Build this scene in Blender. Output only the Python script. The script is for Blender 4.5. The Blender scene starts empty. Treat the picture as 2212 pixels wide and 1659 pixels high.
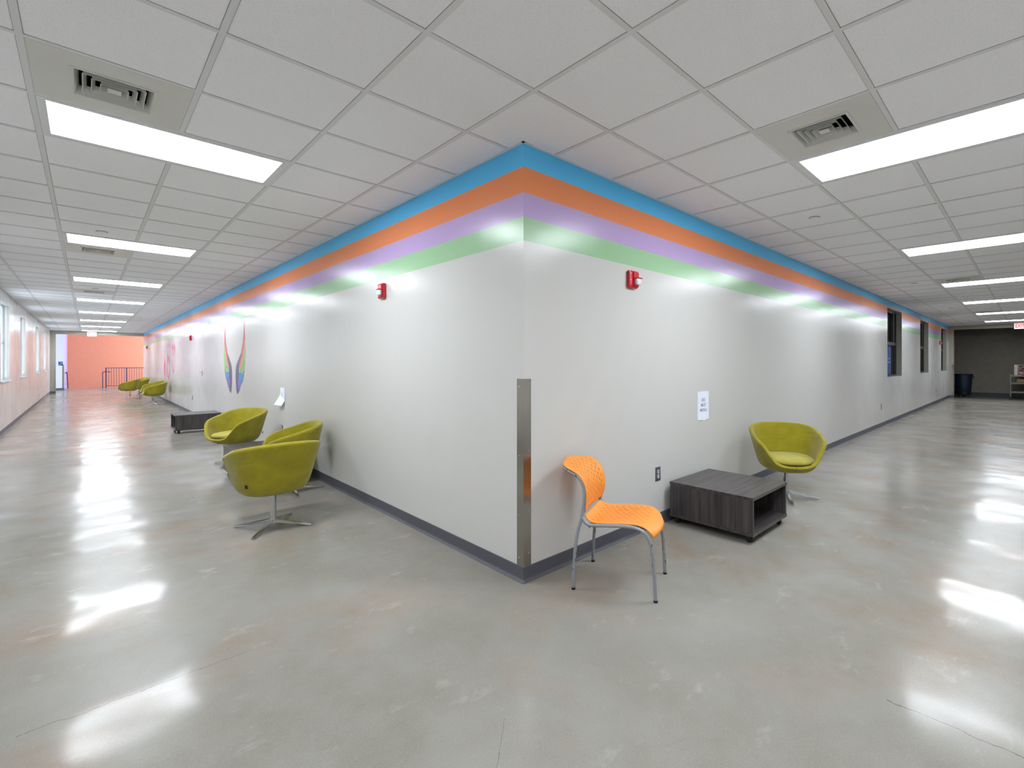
import bpy, bmesh, math, random
from mathutils import Vector, Matrix
random.seed(7)
SC = bpy.context.scene
COL = SC.collection
T = 0.6096
H = 2.782            # ceiling height
X0, Y0 = -0.3379, -0.4723   # a crossing of the ceiling grid
XL = -3.12           # outer wall of the left corridor
YB = -3.38           # outer wall of the right corridor
YE = 28.1            # end of the left corridor
XE = 21.9            # end of the right corridor
PI = math.pi

# ---------------------------------------------------------------- materials
def srgb(r, g, b):
    def f(c):
        c /= 255.0
        return c / 12.92 if c <= 0.04045 else ((c + 0.055) / 1.055) ** 2.4
    return (f(r), f(g), f(b), 1.0)

def newmat(name):
    m = bpy.data.materials.new(name); m.use_nodes = True
    nt = m.node_tree
    return m, nt, nt.nodes['Principled BSDF']

def nd(nt, typ, **kw):
    n = nt.nodes.new(typ)
    for k, v in kw.items():
        if k in n.inputs: n.inputs[k].default_value = v
        else: setattr(n, k, v)
    return n

def math_(nt, op, a, b=None, c=None, clamp=False):
    n = nt.nodes.new('ShaderNodeMath'); n.operation = op; n.use_clamp = clamp
    for i, v in enumerate((a, b, c)):
        if v is None: continue
        if isinstance(v, (int, float)): n.inputs[i].default_value = v
        else: nt.links.new(v, n.inputs[i])
    return n.outputs[0]

def mixc(nt, fac, a, b, mode='MIX'):
    n = nt.nodes.new('ShaderNodeMix'); n.data_type = 'RGBA'; n.blend_type = mode
    for sock, v in ((n.inputs['Factor'], fac), (n.inputs[6], a), (n.inputs[7], b)):
        if isinstance(v, (int, float)): sock.default_value = v
        elif isinstance(v, tuple): sock.default_value = v
        else: nt.links.new(v, sock)
    return n.outputs[2]

def pos(nt):
    return nt.nodes.new('ShaderNodeNewGeometry').outputs['Position']

def objc(nt):
    return nt.nodes.new('ShaderNodeTexCoord').outputs['Object']

def scaled(nt, v, s):
    n = nt.nodes.new('ShaderNodeVectorMath'); n.operation = 'MULTIPLY'
    nt.links.new(v, n.inputs[0]); n.inputs[1].default_value = s
    return n.outputs[0]

def noise(nt, v, scale, detail=2.0, rough=0.5):
    n = nd(nt, 'ShaderNodeTexNoise', Scale=scale, Detail=detail, Roughness=rough)
    nt.links.new(v, n.inputs['Vector'])
    return n.outputs['Fac']

def ramp(nt, fac, pts, interp='LINEAR'):
    n = nt.nodes.new('ShaderNodeValToRGB'); cr = n.color_ramp; cr.interpolation = interp
    while len(cr.elements) < len(pts): cr.elements.new(0.5)
    for e, (p, c) in zip(cr.elements, pts):
        e.position = p
        e.color = c if isinstance(c, tuple) else (c, c, c, 1)
    nt.links.new(fac, n.inputs[0])
    return n.outputs['Color']

def bump(nt, height, strength, dist, normal=None):
    n = nd(nt, 'ShaderNodeBump', Strength=strength, Distance=dist)
    nt.links.new(height, n.inputs['Height'])
    if normal is not None: nt.links.new(normal, n.inputs['Normal'])
    return n.outputs['Normal']

def plain(name, col, rough=0.5, metal=0.0, spec=0.5, coat=0.0, var=0.04, vscale=6.0):
    m, nt, b = newmat(name)
    base = srgb(*col)
    f = noise(nt, objc(nt), vscale, 3.0)
    dark = tuple(c * (1 - var * 2) for c in base[:3]) + (1,)
    lite = tuple(min(1, c * (1 + var * 2)) for c in base[:3]) + (1,)
    nt.links.new(ramp(nt, f, [(0.3, dark), (0.7, lite)]), b.inputs['Base Color'])
    b.inputs['Roughness'].default_value = rough
    b.inputs['Metallic'].default_value = metal
    b.inputs['Specular IOR Level'].default_value = spec
    b.inputs['Coat Weight'].default_value = coat
    b.inputs['Coat Roughness'].default_value = 0.1
    return m

def emit(name, col, strength, base=(240, 240, 240)):
    m, nt, b = newmat(name)
    b.inputs['Base Color'].default_value = srgb(*base)
    b.inputs['Emission Color'].default_value = srgb(*col)
    b.inputs['Emission Strength'].default_value = strength
    return m

def wall_paint(name, stripes=False, col=(205, 204, 200)):
    m, nt, b = newmat(name)
    p = pos(nt)
    base = srgb(*col)
    if stripes:
        sx = nt.nodes.new('ShaderNodeSeparateXYZ'); nt.links.new(p, sx.inputs[0])
        z = math_(nt, 'DIVIDE', sx.outputs['Z'], 3.0)
        c = ramp(nt, z, [(0.0, base), (2.167 / 3, srgb(160, 200, 158)), (2.317 / 3, srgb(192, 168, 214)),
                         (2.472 / 3, srgb(240, 146, 96)), (2.627 / 3, srgb(96, 198, 252))], 'CONSTANT')
        nt.links.new(c, b.inputs['Base Color'])
    else:
        b.inputs['Base Color'].default_value = base
    # semi gloss enamel over rolled drywall: vertical ripples plus a fine orange peel
    a = noise(nt, scaled(nt, p, (1.0, 1.0, 0.22)), 5.0, 2.0)
    f = noise(nt, p, 260.0, 2.0)
    n1 = bump(nt, a, 0.16, 0.010)
    n2 = bump(nt, f, 0.12, 0.001, n1)
    nt.links.new(n2, b.inputs['Normal'])
    r = noise(nt, p, 2.2, 3.0)
    nt.links.new(ramp(nt, r, [(0.3, 0.18), (0.7, 0.262)]), b.inputs['Roughness'])
    b.inputs['Specular IOR Level'].default_value = 0.22
    return m

def floor_mat():
    m, nt, b = newmat('polished_concrete')
    p = pos(nt)
    big = noise(nt, p, 0.55, 4.0, 0.6)
    mid = noise(nt, p, 2.6, 5.0, 0.62)
    c = ramp(nt, big, [(0.30, srgb(136, 131, 119)), (0.5, srgb(144, 140, 130)), (0.70, srgb(151, 149, 144))])
    # rusty, warm clouds
    w = noise(nt, scaled(nt, p, (1.0, 1.15, 1.0)), 1.15, 3.0, 0.55)
    c = mixc(nt, ramp(nt, w, [(0.50, 0.0), (0.68, 0.60)]), c, srgb(148, 124, 100))
    c = mixc(nt, ramp(nt, mid, [(0.38, 0.0), (0.68, 0.5)]), c, srgb(160, 158, 153))
    # pale scuffs with soft ends
    s = noise(nt, scaled(nt, p, (1.0, 1.7, 1.0)), 3.1, 4.0, 0.7)
    c = mixc(nt, ramp(nt, s, [(0.60, 0.0), (0.86, 0.55)]), c, srgb(204, 202, 194))
    # map cracking, sand grains
    v = nd(nt, 'ShaderNodeTexVoronoi', Scale=75.0); v.feature = 'DISTANCE_TO_EDGE'
    nt.links.new(p, v.inputs['Vector'])
    c = mixc(nt, ramp(nt, v.outputs['Distance'], [(0.0, 0.22), (0.09, 0.0)]), c, srgb(172, 166, 150))
    g = noise(nt, p, 320.0, 2.0)
    c = mixc(nt, 0.55, c, ramp(nt, g, [(0.3, 0.62), (0.7, 1.0)]), 'MULTIPLY')
    # three hairline cracks in the slab
    sep = nt.nodes.new('ShaderNodeSeparateXYZ'); nt.links.new(p, sep.inputs[0])
    wob = math_(nt, 'MULTIPLY', math_(nt, 'SUBTRACT', noise(nt, p, 7.0, 5.0, 0.6), 0.5), 0.075)
    X, Y = sep.outputs['X'], sep.outputs['Y']
    def crack(u, v0, w_, lo, hi, uu):
        d = math_(nt, 'ABSOLUTE', math_(nt, 'ADD', math_(nt, 'SUBTRACT', u, v0), wob))
        near = math_(nt, 'LESS_THAN', d, w_)
        inside = math_(nt, 'MULTIPLY', math_(nt, 'GREATER_THAN', uu, lo), math_(nt, 'LESS_THAN', uu, hi))
        return math_(nt, 'MULTIPLY', near, inside)
    k1 = crack(Y, 0.40, 0.0016, -2.15, -1.38, X)
    k2 = crack(X, 0.388, 0.0022, -2.6, -1.84, Y)
    diag = math_(nt, 'SUBTRACT', X, Y)
    k3 = crack(diag, 0.01, 0.0010, -1.3, -0.75, math_(nt, 'ADD', X, 0.05))
    k = math_(nt, 'MAXIMUM', math_(nt, 'MAXIMUM', k1, k2), k3)
    c = mixc(nt, math_(nt, 'MULTIPLY', k, 0.75), c, srgb(84, 78, 68))
    nt.links.new(c, b.inputs['Base Color'])
    # pale dust line at the foot of the left wall
    dl = math_(nt, 'MULTIPLY', math_(nt, 'MULTIPLY', math_(nt, 'GREATER_THAN', X, -0.0245), math_(nt, 'LESS_THAN', X, 0.0)), math_(nt, 'GREATER_THAN', Y, -0.02))
    c = mixc(nt, math_(nt, 'MULTIPLY', dl, 0.7), c, srgb(214, 214, 212))
    # uneven polish: gloss comes and goes in soft clouds
    r1 = noise(nt, p, 1.7, 4.0, 0.6)
    nt.links.new(ramp(nt, r1, [(0.36, 0.20), (0.66, 0.262)]), b.inputs['Roughness'])
    cw = noise(nt, p, 1.25, 3.0, 0.55)
    nt.links.new(ramp(nt, cw, [(0.42, 0.03), (0.62, 0.48)]), b.inputs['Coat Weight'])
    b.inputs['Coat Roughness'].default_value = 0.11
    b.inputs['Coat IOR'].default_value = 1.22
    h1 = noise(nt, p, 1.9, 1.0)
    h2 = noise(nt, p, 9.0, 3.0)
    n1 = bump(nt, h1, 0.42, 0.028)
    nt.links.new(n1, b.inputs['Coat Normal'])
    n2 = bump(nt, h2, 0.10, 0.0022, n1)
    nt.links.new(n2, b.inputs['Normal'])
    b.inputs['Specular IOR Level'].default_value = 0.07
    return m

def tile_mat():
    m, nt, b = newmat('ceiling_tile')
    p = pos(nt)
    n1 = noise(nt, p, 340.0, 1.0, 0.5)
    n2 = noise(nt, p, 90.0, 1.0)
    pits = ramp(nt, n1, [(0.30, 0.55), (0.36, 1.0)])
    base = mixc(nt, 1.0, (0.935, 0.935, 0.965, 1), pits, 'MULTIPLY')
    nt.links.new(base, b.inputs['Base Color'])
    nt.links.new(bump(nt, n2, 0.3, 0.002), b.inputs['Normal'])
    b.inputs['Roughness'].default_value = 0.9
    b.inputs['Specular IOR Level'].default_value = 0.15
    return m

def fabric(name, col, worn=0.0):
    m, nt, b = newmat(name)
    o = objc(nt)
    base = srgb(*col)
    n = noise(nt, o, 9.0, 4.0)
    lo = tuple(c * 0.86 for c in base[:3]) + (1,); hi = tuple(min(1, c * 1.12) for c in base[:3]) + (1,)
    c = ramp(nt, n, [(0.3, lo), (0.7, hi)])
    # wrinkle lines running round the back rest
    w = nd(nt, 'ShaderNodeTexWave', Scale=1.4, Distortion=7.0, Detail=3.0); w.bands_direction = 'Z'
    w.inputs['Detail Scale'].default_value = 1.3
    nt.links.new(scaled(nt, o, (1.6, 1.6, 5.5)), w.inputs['Vector'])
    cr = ramp(nt, w.outputs['Fac'], [(0.0, 1.0), (0.05, 0.0)])
    sep = nt.nodes.new('ShaderNodeSeparateXYZ'); nt.links.new(o, sep.inputs[0])
    msk = ramp(nt, sep.outputs['Z'], [(0.50, 0.0), (0.58, 1.0), (0.69, 1.0), (0.72, 0.0)])
    cr = math_(nt, 'MULTIPLY', cr, msk)
    cr = math_(nt, 'MULTIPLY', cr, ramp(nt, noise(nt, o, 6.0, 2.0), [(0.45, 0.0), (0.6, 1.0)]))
    c = mixc(nt, math_(nt, 'MULTIPLY', cr, 0.55), c, tuple(x * 0.55 for x in base[:3]) + (1,))
    nt.links.new(c, b.inputs['Base Color'])
    b.inputs['Roughness'].default_value = 0.85
    b.inputs['Specular IOR Level'].default_value = 0.2
    b.inputs['Sheen Weight'].default_value = 0.25
    weave = noise(nt, o, 420.0, 2.0)
    nt.links.new(bump(nt, weave, 0.35, 0.001, bump(nt, math_(nt, 'SUBTRACT', 1.0, cr), 0.25, 0.003)), b.inputs['Normal'])
    return m

def wood(name, axis, lo=(50, 45, 47), hi=(92, 85, 84)):
    m, nt, b = newmat(name)
    o = objc(nt)
    s = {'X': (0.5, 14, 14), 'Y': (14, 0.5, 14), 'Z': (14, 14, 0.5)}[axis]
    n1 = noise(nt, scaled(nt, o, s), 2.2, 5.0, 0.65)
    s2 = tuple(v * 7 for v in s)
    n2 = noise(nt, scaled(nt, o, s2), 1.5, 3.0)
    c = ramp(nt, n1, [(0.32, srgb(*lo)), (0.68, srgb(*hi))])
    c = mixc(nt, 0.6, c, ramp(nt, n2, [(0.3, 0.6), (0.7, 1.15)]), 'MULTIPLY')
    nt.links.new(c, b.inputs['Base Color'])
    b.inputs['Roughness'].default_value = 0.38
    return m

def chipped(name):
    m, nt, b = newmat(name)
    o = objc(nt)
    n = noise(nt, scaled(nt, o, (1, 1, 0.35)), 55.0, 3.0)
    c = ramp(nt, n, [(0.325, srgb(62, 64, 74)), (0.345, srgb(150, 154, 160))])
    nt.links.new(c, b.inputs['Base Color'])
    b.inputs['Roughness'].default_value = 0.38
    b.inputs['Metallic'].default_value = 0.25
    return m

M = {}
M['wall'] = wall_paint('wall_enamel_stripes', True)
M['wallp'] = wall_paint('wall_enamel_grey')
M['walltaupe'] = wall_paint('wall_enamel_taupe', col=(168, 163, 150))
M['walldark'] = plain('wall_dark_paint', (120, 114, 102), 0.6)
M['wallwhite'] = wall_paint('wall_enamel_white', col=(222, 224, 226))
M['walllav'] = plain('wall_enamel_lavender', (188, 176, 212), 0.6, var=0.01)
M['orangewall'] = plain('wall_orange_paint', (240, 158, 120), 0.45, var=0.01)
M['floor'] = floor_mat()
M['tile'] = tile_mat()
M['grid'] = plain('ceiling_grid_metal', (224, 224, 226), 0.55, var=0.01)
M['gap'] = plain('painted_gap_shadow', (150, 150, 152), 0.9)
M['base'] = plain('rubber_base', (84, 85, 93), 0.42, var=0.02)
M['basedark'] = plain('rubber_base_navy', (32, 36, 54), 0.4, var=0.02)
M['lamp'] = emit('troffer_lens', (241, 247, 255), 37.0)
M['lampframe'] = plain('troffer_frame', (226, 228, 232), 0.4, var=0.01)
M['duct'] = plain('duct_dark', (14, 16, 18), 0.8)
M['vent'] = plain('vent_enamel', (214, 214, 208), 0.32, var=0.01)
M['green'] = fabric('chair_fabric_green', (156, 146, 36))
M['cush'] = fabric('cushion_fabric_green', (178, 168, 72))
M['chrome'] = plain('chrome', (205, 207, 210), 0.13, 1.0, var=0.01)
M['steel'] = plain('stainless_guard', (176, 172, 164), 0.20, 1.0, var=0.05, vscale=3)
M['screw'] = plain('screw_steel', (205, 205, 205), 0.3, 1.0)
M['orange'] = plain('orange_shell', (252, 158, 58), 0.42, var=0.01)
M['frame'] = chipped('frame_silver_paint')
M['woodt'] = wood('laminate_top', 'X')
M['woods'] = wood('laminate_side', 'Z')
M['edge'] = plain('laminate_edge', (86, 80, 82), 0.4)
M['black'] = plain('black_plastic', (20, 20, 22), 0.4)
M['paper'] = plain('paper', (232, 236, 248), 0.8, var=0.01)
M['ink'] = plain('pencil_ink', (120, 124, 140), 0.8)
M['red'] = plain('alarm_red', (196, 22, 36), 0.28, spec=0.6, var=0.02)
M['white'] = plain('white_plastic', (235, 235, 235), 0.4, var=0.01)
M['plate'] = plain('metal_plate', (150, 152, 156), 0.3, 0.9)
M['socket'] = plain('socket_grey', (190, 192, 196), 0.4)
M['glassy'] = plain('strobe_lens', (225, 230, 235), 0.08, spec=0.8)
M['rail'] = plain('rail_paint_indigo', (66, 62, 98), 0.4)
M['sky'] = emit('daylit_shade', (222, 236, 255), 1.9)
M['door_glow'] = emit('daylit_glass', (214, 228, 255), 11.0)
M['stair_glow'] = emit('stair_fill_glow', (226, 234, 255), 7.5)  # glow of the unseen window added to light the stair hall
M['winframe'] = plain('window_frame_pale', (198, 216, 222), 0.4)
M['darkframe'] = plain('window_frame_dark', (44, 42, 39), 0.45)
M['blueposter'] = plain('poster_blue', (38, 96, 186), 0.5)
M['navy'] = plain('bin_navy', (16, 32, 48), 0.45)
M['exitface'] = emit('exit_face', (255, 236, 240), 0.75)
M['exitred'] = emit('exit_letters', (255, 24, 30), 1.6, base=(220, 20, 25))
M['signblue'] = plain('sign_blue', (10, 62, 120), 0.4)
M['signlight'] = plain('sign_mark', (150, 196, 236), 0.5)
M['cartmetal'] = plain('cart_metal', (120, 118, 112), 0.4, 0.4)
M['card'] = plain('cardboard', (150, 112, 66), 0.8)
M['teal'] = plain('teal_tray', (28, 92, 84), 0.5)
M['boxwhite'] = plain('carton_white', (196, 186, 172), 0.7)
for k, c in {'p_band': (92, 84, 124), 'p_red': (206, 92, 104), 'p_or': (232, 134, 104), 'p_green': (146, 190, 120),
             'p_blue': (66, 150, 210), 'p_purple': (142, 112, 196), 'p_dark': (84, 62, 96), 'p_pink': (214, 110, 146),
             'p_pink2': (222, 150, 170), 'p_mauve': (190, 140, 180)}.items():
    M[k] = plain('paint_' + k[2:], c, 0.4, var=0.03)

# glass of the interior windows
gm, gnt, gb = newmat('window_glass')
gb.inputs['Base Color'].default_value = (1, 1, 1, 1); gb.inputs['Roughness'].default_value = 0.02
gb.inputs['Transmission Weight'].default_value = 1.0; gb.inputs['IOR'].default_value = 1.1
M['glass'] = gm

# ---------------------------------------------------------------- helpers
def link(name, me, mats, parent=None, loc=None, smooth=False):
    o = bpy.data.objects.new(name, me)
    if not isinstance(mats, (list, tuple)): mats = [mats]
    for m in mats: me.materials.append(m)
    COL.objects.link(o)
    if parent is not None: o.parent = parent
    if loc is not None: o.location = loc
    if smooth:
        for p in me.polygons: p.use_smooth = True
    return o

def tomesh(name, bm):
    me = bpy.data.meshes.new(name); bm.normal_update(); bm.to_mesh(me); bm.free(); return me

def box(bm, x0, x1, y0, y1, z0, z1, mi=0, bev=0.0, rot=0.0, piv=(0, 0)):
    r = bmesh.ops.create_cube(bm, size=1.0)
    vs = r['verts']
    for v in vs:
        v.co = Vector(((x0 + x1) / 2 + v.co.x * (x1 - x0), (y0 + y1) / 2 + v.co.y * (y1 - y0), (z0 + z1) / 2 + v.co.z * (z1 - z0)))
    fs = set(f for v in vs for f in v.link_faces)
    for f in fs: f.material_index = mi
    if bev > 0:
        es = list(set(e for v in vs for e in v.link_edges))
        bmesh.ops.bevel(bm, geom=es, offset=bev, segments=2, affect='EDGES', profile=0.6)
    return vs

def obox(name, dims, m, parent=None, bev=0.0):
    bm = bmesh.new(); box(bm, *dims, bev=bev)
    return link(name, tomesh(name, bm), m, parent)

def cyl(bm, p0, p1, r0, r1=None, seg=20, cap=True):
    r1 = r0 if r1 is None else r1
    a, b = Vector(p0), Vector(p1); d = (b - a); L = d.length
    q = Vector((0, 0, 1)).rotation_difference(d)
    mtx = Matrix.Translation((a + b) / 2) @ q.to_matrix().to_4x4()
    return bmesh.ops.create_cone(bm, cap_ends=cap, segments=seg, radius1=r0, radius2=r1, depth=L, matrix=mtx)['verts']

def catmull(pts, n=8):
    P = [Vector(p) for p in pts]; out = []
    for i in range(len(P) - 1):
        p0 = P[max(i - 1, 0)]; p1 = P[i]; p2 = P[i + 1]; p3 = P[min(i + 2, len(P) - 1)]
        for k in range(n):
            t = k / n
            out.append(0.5 * ((2 * p1) + (-p0 + p2) * t + (2 * p0 - 5 * p1 + 4 * p2 - p3) * t * t + (-p0 + 3 * p1 - 3 * p2 + p3) * t ** 3))
    out.append(P[-1]); return out

def tube(bm, pts, r, seg=12, smooth_n=6, rend=None):
    P = catmull(pts, smooth_n) if smooth_n else [Vector(p) for p in pts]
    rings = []; up = None
    for i, p in enumerate(P):
        t = (P[min(i + 1, len(P) - 1)] - P[max(i - 1, 0)]).normalized()
        if up is None:
            up = t.orthogonal().normalized()
        up = (up - t * up.dot(t)).normalized(); s = t.cross(up)
        rr = r if rend is None else r + (rend - r) * i / (len(P) - 1)
        rings.append([bm.verts.new(p + (up * math.cos(2 * PI * k / seg) + s * math.sin(2 * PI * k / seg)) * rr) for k in range(seg)])
    for a, b in zip(rings, rings[1:]):
        for k in range(seg):
            bm.faces.new((a[k], a[(k + 1) % seg], b[(k + 1) % seg], b[k]))
    bm.faces.new(list(reversed(rings[0]))); bm.faces.new(rings[-1])

def tag(o, label=None, cat=None, group=None, kind=None):
    if label: o['label'] = label
    if cat: o['category'] = cat
    if group: o['group'] = group
    if kind: o['kind'] = kind
    return o

def thing(name, label, cat, loc=(0, 0, 0), rz=0.0, group=None):
    o = bpy.data.objects.new(name, None); COL.objects.link(o)
    o.empty_display_size = 0.1
    o.location = loc; o.rotation_euler = (0, 0, rz)
    return tag(o, label, cat, group)

def struct(name, bm, m, parent=None, smooth=False):
    o = link(name, tomesh(name, bm), m, parent, smooth=smooth)
    o['kind'] = 'structure'
    return o

def copy_tree(o, loc=None, rz=None, label=None, parent=None):
    c = o.copy(); COL.objects.link(c)
    if parent is not None: c.parent = parent
    if loc is not None: c.location = loc
    if rz is not None: c.rotation_euler = (0, 0, rz)
    if label: c['label'] = label
    for ch in list(o.children): copy_tree(ch, parent=c)
    return c

def autosmooth(o, ang=35):
    me = o.data
    for p in me.polygons: p.use_smooth = True
    bm = bmesh.new(); bm.from_mesh(me)
    a = math.radians(ang)
    for e in bm.edges:
        if len(e.link_faces) == 2 and e.calc_face_angle(0) > a: e.smooth = False
    bm.to_mesh(me); bm.free()
    return o

def text_mesh(name, s, size, m, mat_world, parent=None, extrude=0.0006, spacing=1.0, sx=1.0, bold=0.0):
    cu = bpy.data.curves.new(name, 'FONT'); cu.body = s; cu.size = size; cu.extrude = extrude
    cu.align_x = 'CENTER'; cu.align_y = 'CENTER'; cu.space_character = spacing; cu.offset = bold
    cu.resolution_u = 3
    tmp = bpy.data.objects.new(name + '_tmp', cu); COL.objects.link(tmp)
    dg = bpy.context.evaluated_depsgraph_get()
    me = bpy.data.meshes.new_from_object(tmp.evaluated_get(dg))
    bpy.data.objects.remove(tmp)
    me.transform(mat_world @ Matrix.Diagonal((sx, 1, 1, 1)))
    me.materials.clear()
    o = link(name, me, m, parent)
    return o

def on_y_wall(x, y, z):      # text frame on a wall whose normal is -y (reads along +x)
    return Matrix.Translation((x, y, z)) @ Matrix.Rotation(PI / 2, 4, 'X')
def on_x_wall(x, y, z):      # wall whose normal is -x: reads along -y
    return Matrix.Translation((x, y, z)) @ Matrix.Rotation(-PI / 2, 4, 'Z') @ Matrix.Rotation(PI / 2, 4, 'X')

# ---------------------------------------------------------------- the shell of the building
def wall_box(name, axis, u0, u1, f, b, m, holes=(), z1=H + 0.02, z0=0.0):
    """wall running along axis 'x' or 'y' between u0..u1, faces at f and b, with window holes (u0,u1,z0,z1)"""
    bm = bmesh.new()
    def put(a, c, za, zb):
        if c - a < 1e-4 or zb - za < 1e-4: return
        lo, hi = min(f, b), max(f, b)
        if axis == 'x': box(bm, a, c, lo, hi, za, zb)
        else: box(bm, lo, hi, a, c, za, zb)
    u = u0
    for (h0, h1, hz0, hz1) in sorted(holes):
        put(u, h0, z0, z1)
        put(h0, h1, z0, hz0); put(h0, h1, hz1, z1)
        u = h1
    put(u, u1, z0, z1)
    return struct(name, bm, m)

WR = [(10.71, 12.36, 1.05, 2.61), (15.12, 16.65, 1.06, 2.61), (19.58, 21.10, 1.06, 2.60)]   # right wall windows
WL = [(11.45, 12.87, 1.02, 2.565), (15.16, 16.53, 1.02, 2.55), (20.0, 21.5, 1.035, 2.56), (23.84, 25.4, 1.04, 2.58)]
# projecting corner block: left corridor wall (x = 0) and right corridor wall (y = 0)
wall_box('wall_left', 'y', 0.0, YE + 0.2, 0.0, 0.2, M['wall'])
wall_box('wall_right', 'x', 0.2, XE + 0.2, 0.0, 0.2, M['wall'], WR)
wall_box('wall_outer_left', 'y', YB, YE + 0.2, XL, XL - 0.2, M['wallp'], WL)
wall_box('wall_outer_right', 'x', XL, 5.0, YB, YB - 0.2, M['wallp'])
wall_box('wall_outer_right', 'x', 5.0, XE + 0.2, YB, YB - 0.2, plain('wall_outer_darkened', (112, 106, 96), 0.6))  # unseen stretch, darkened to cut light bounced into the far right corridor

# floor
bm = bmesh.new()
def quad(bm, x0, x1, y0, y1, z, mi=0, up=True):
    v = [bm.verts.new((x0, y0, z)), bm.verts.new((x1, y0, z)), bm.verts.new((x1, y1, z)), bm.verts.new((x0, y1, z))]
    if not up: v.reverse()
    f = bm.faces.new(v); f.material_index = mi; return f
box(bm, XL, 0.1, -0.0, 33.05, -0.15, 0.0)
box(bm, XL, XE + 0.1, YB, 0.0, -0.15, 0.0)
box(bm, 0.1, 1.8, 28.3, 33.05, -0.15, 0.0)
box(bm, -6.5, XL, 28.3, 31.45, -0.15, 0.0)
struct('floor', bm, M['floor'])
bm = bmesh.new(); box(bm, XE + 0.1, 26.5, -6.5, 1.6, -0.15, 0.0)
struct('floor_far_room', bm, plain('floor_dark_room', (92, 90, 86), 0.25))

# ceiling tiles, with the cells taken by lights and vents left open
lights = []      # (x0, x1, y0, y1, corridor, index)
for k in range(0, 8):
    y = Y0 + T * (3 + 6 * k)
    lights.append((X0 - 3 * T, X0 - T, y, y + T, 'L', k))
lights.append((X0 - 3 * T, X0 - T, Y0 - 3 * T, Y0 - 2 * T, 'C', 0))
for k in range(0, 6):
    x = X0 + T * (3 + 6 * k)
    lights.append((x, x + T, Y0 - 3 * T, Y0 - T, 'R', k))
vents = []
for j in (2, 10, 18, 36):
    vents.append((X0 - 3 * T, X0 - 2 * T, Y0 + j * T, Y0 + (j + 1) * T, 'L'))
for j in (2, 14, 26):
    vents.append((X0 + j * T, X0 + (j + 1) * T, Y0 - 2 * T, Y0 - T, 'R'))
def taken(cx, cy):
    for r in lights + vents:
        if r[0] < cx < r[1] and r[2] < cy < r[3]: return True
    return False
bmT = bmesh.new(); bmG = bmesh.new(); bmS = bmesh.new()
def clipcells(rx0, rx1, ry0, ry1):
    i0 = math.floor((rx0 - X0) / T) - 1; i1 = math.ceil((rx1 - X0) / T) + 1
    j0 = math.floor((ry0 - Y0) / T) - 1; j1 = math.ceil((ry1 - Y0) / T) + 1
    w = 0.0125
    for i in range(i0, i1):
        for j in range(j0, j1):
            ax, bx = max(rx0, X0 + i * T), min(rx1, X0 + (i + 1) * T)
            ay, by = max(ry0, Y0 + j * T), min(ry1, Y0 + (j + 1) * T)
            if bx - ax < 0.01 or by - ay < 0.01: continue
            if not taken((ax + bx) / 2, (ay + by) / 2):
                quad(bmT, ax, bx, ay, by, H + 0.0035, up=False)
    return i0, i1, j0, j1, w
def gridbars(rx0, rx1, ry0, ry1):
    i0, i1, j0, j1, w = clipcells(rx0, rx1, ry0, ry1)
    def inlight(x, y):
        for r in lights:
            if r[0] + 0.02 < x < r[1] - 0.02 and r[2] + 0.02 < y < r[3] - 0.02: return True
        return False
    for i in range(i0, i1 + 1):
        x = X0 + i * T
        if not (rx0 + 0.02 < x < rx1 - 0.02): continue
        for j in range(j0, j1):
            ay, by = max(ry0, Y0 + j * T), min(ry1, Y0 + (j + 1) * T)
            if by - ay < 0.01 or inlight(x, (ay + by) / 2): continue
            box(bmG, x - w, x + w, ay, by, H, H + 0.012)
            for s in (-1, 1): box(bmS, x + s * (w + 0.001) - 0.001, x + s * (w + 0.001) + 0.001, ay, by, H + 0.0024, H + 0.0036)
    for j in range(j0, j1 + 1):
        y = Y0 + j * T
        if not (ry0 + 0.02 < y < ry1 - 0.02): continue
        for i in range(i0, i1):
            ax, bx = max(rx0, X0 + i * T), min(rx1, X0 + (i + 1) * T)
            if bx - ax < 0.01 or inlight((ax + bx) / 2, y): continue
            box(bmG, ax, bx, y - w, y + w, H + 0.0003, H + 0.012)
            for s in (-1, 1): box(bmS, ax, bx, y + s * (w + 0.001) - 0.001, y + s * (w + 0.001) + 0.001, H + 0.0024, H + 0.0036)
gridbars(XL, 0.0, YB, YE)
gridbars(0.0, XE, YB, 0.0)
# wall angle moulding
m_ = 0.018
for (a, b_, c, d) in ((-m_, 0, -m_, YE), (-m_, XE, -m_, 0), (XL, XL + m_, YB, YE), (XL, XE, YB, YB + m_), (-m_, 0, -m_, 0)):
    box(bmG, a, b_, c, d, H - 0.001, H + 0.012)
struct('ceiling', bmT, M['tile'])
struct('trim_1', bmG, M['grid'])
struct('trim_2', bmS, M['gap'])  # thin grey strips that paint a shadow line along each grid bar

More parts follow.
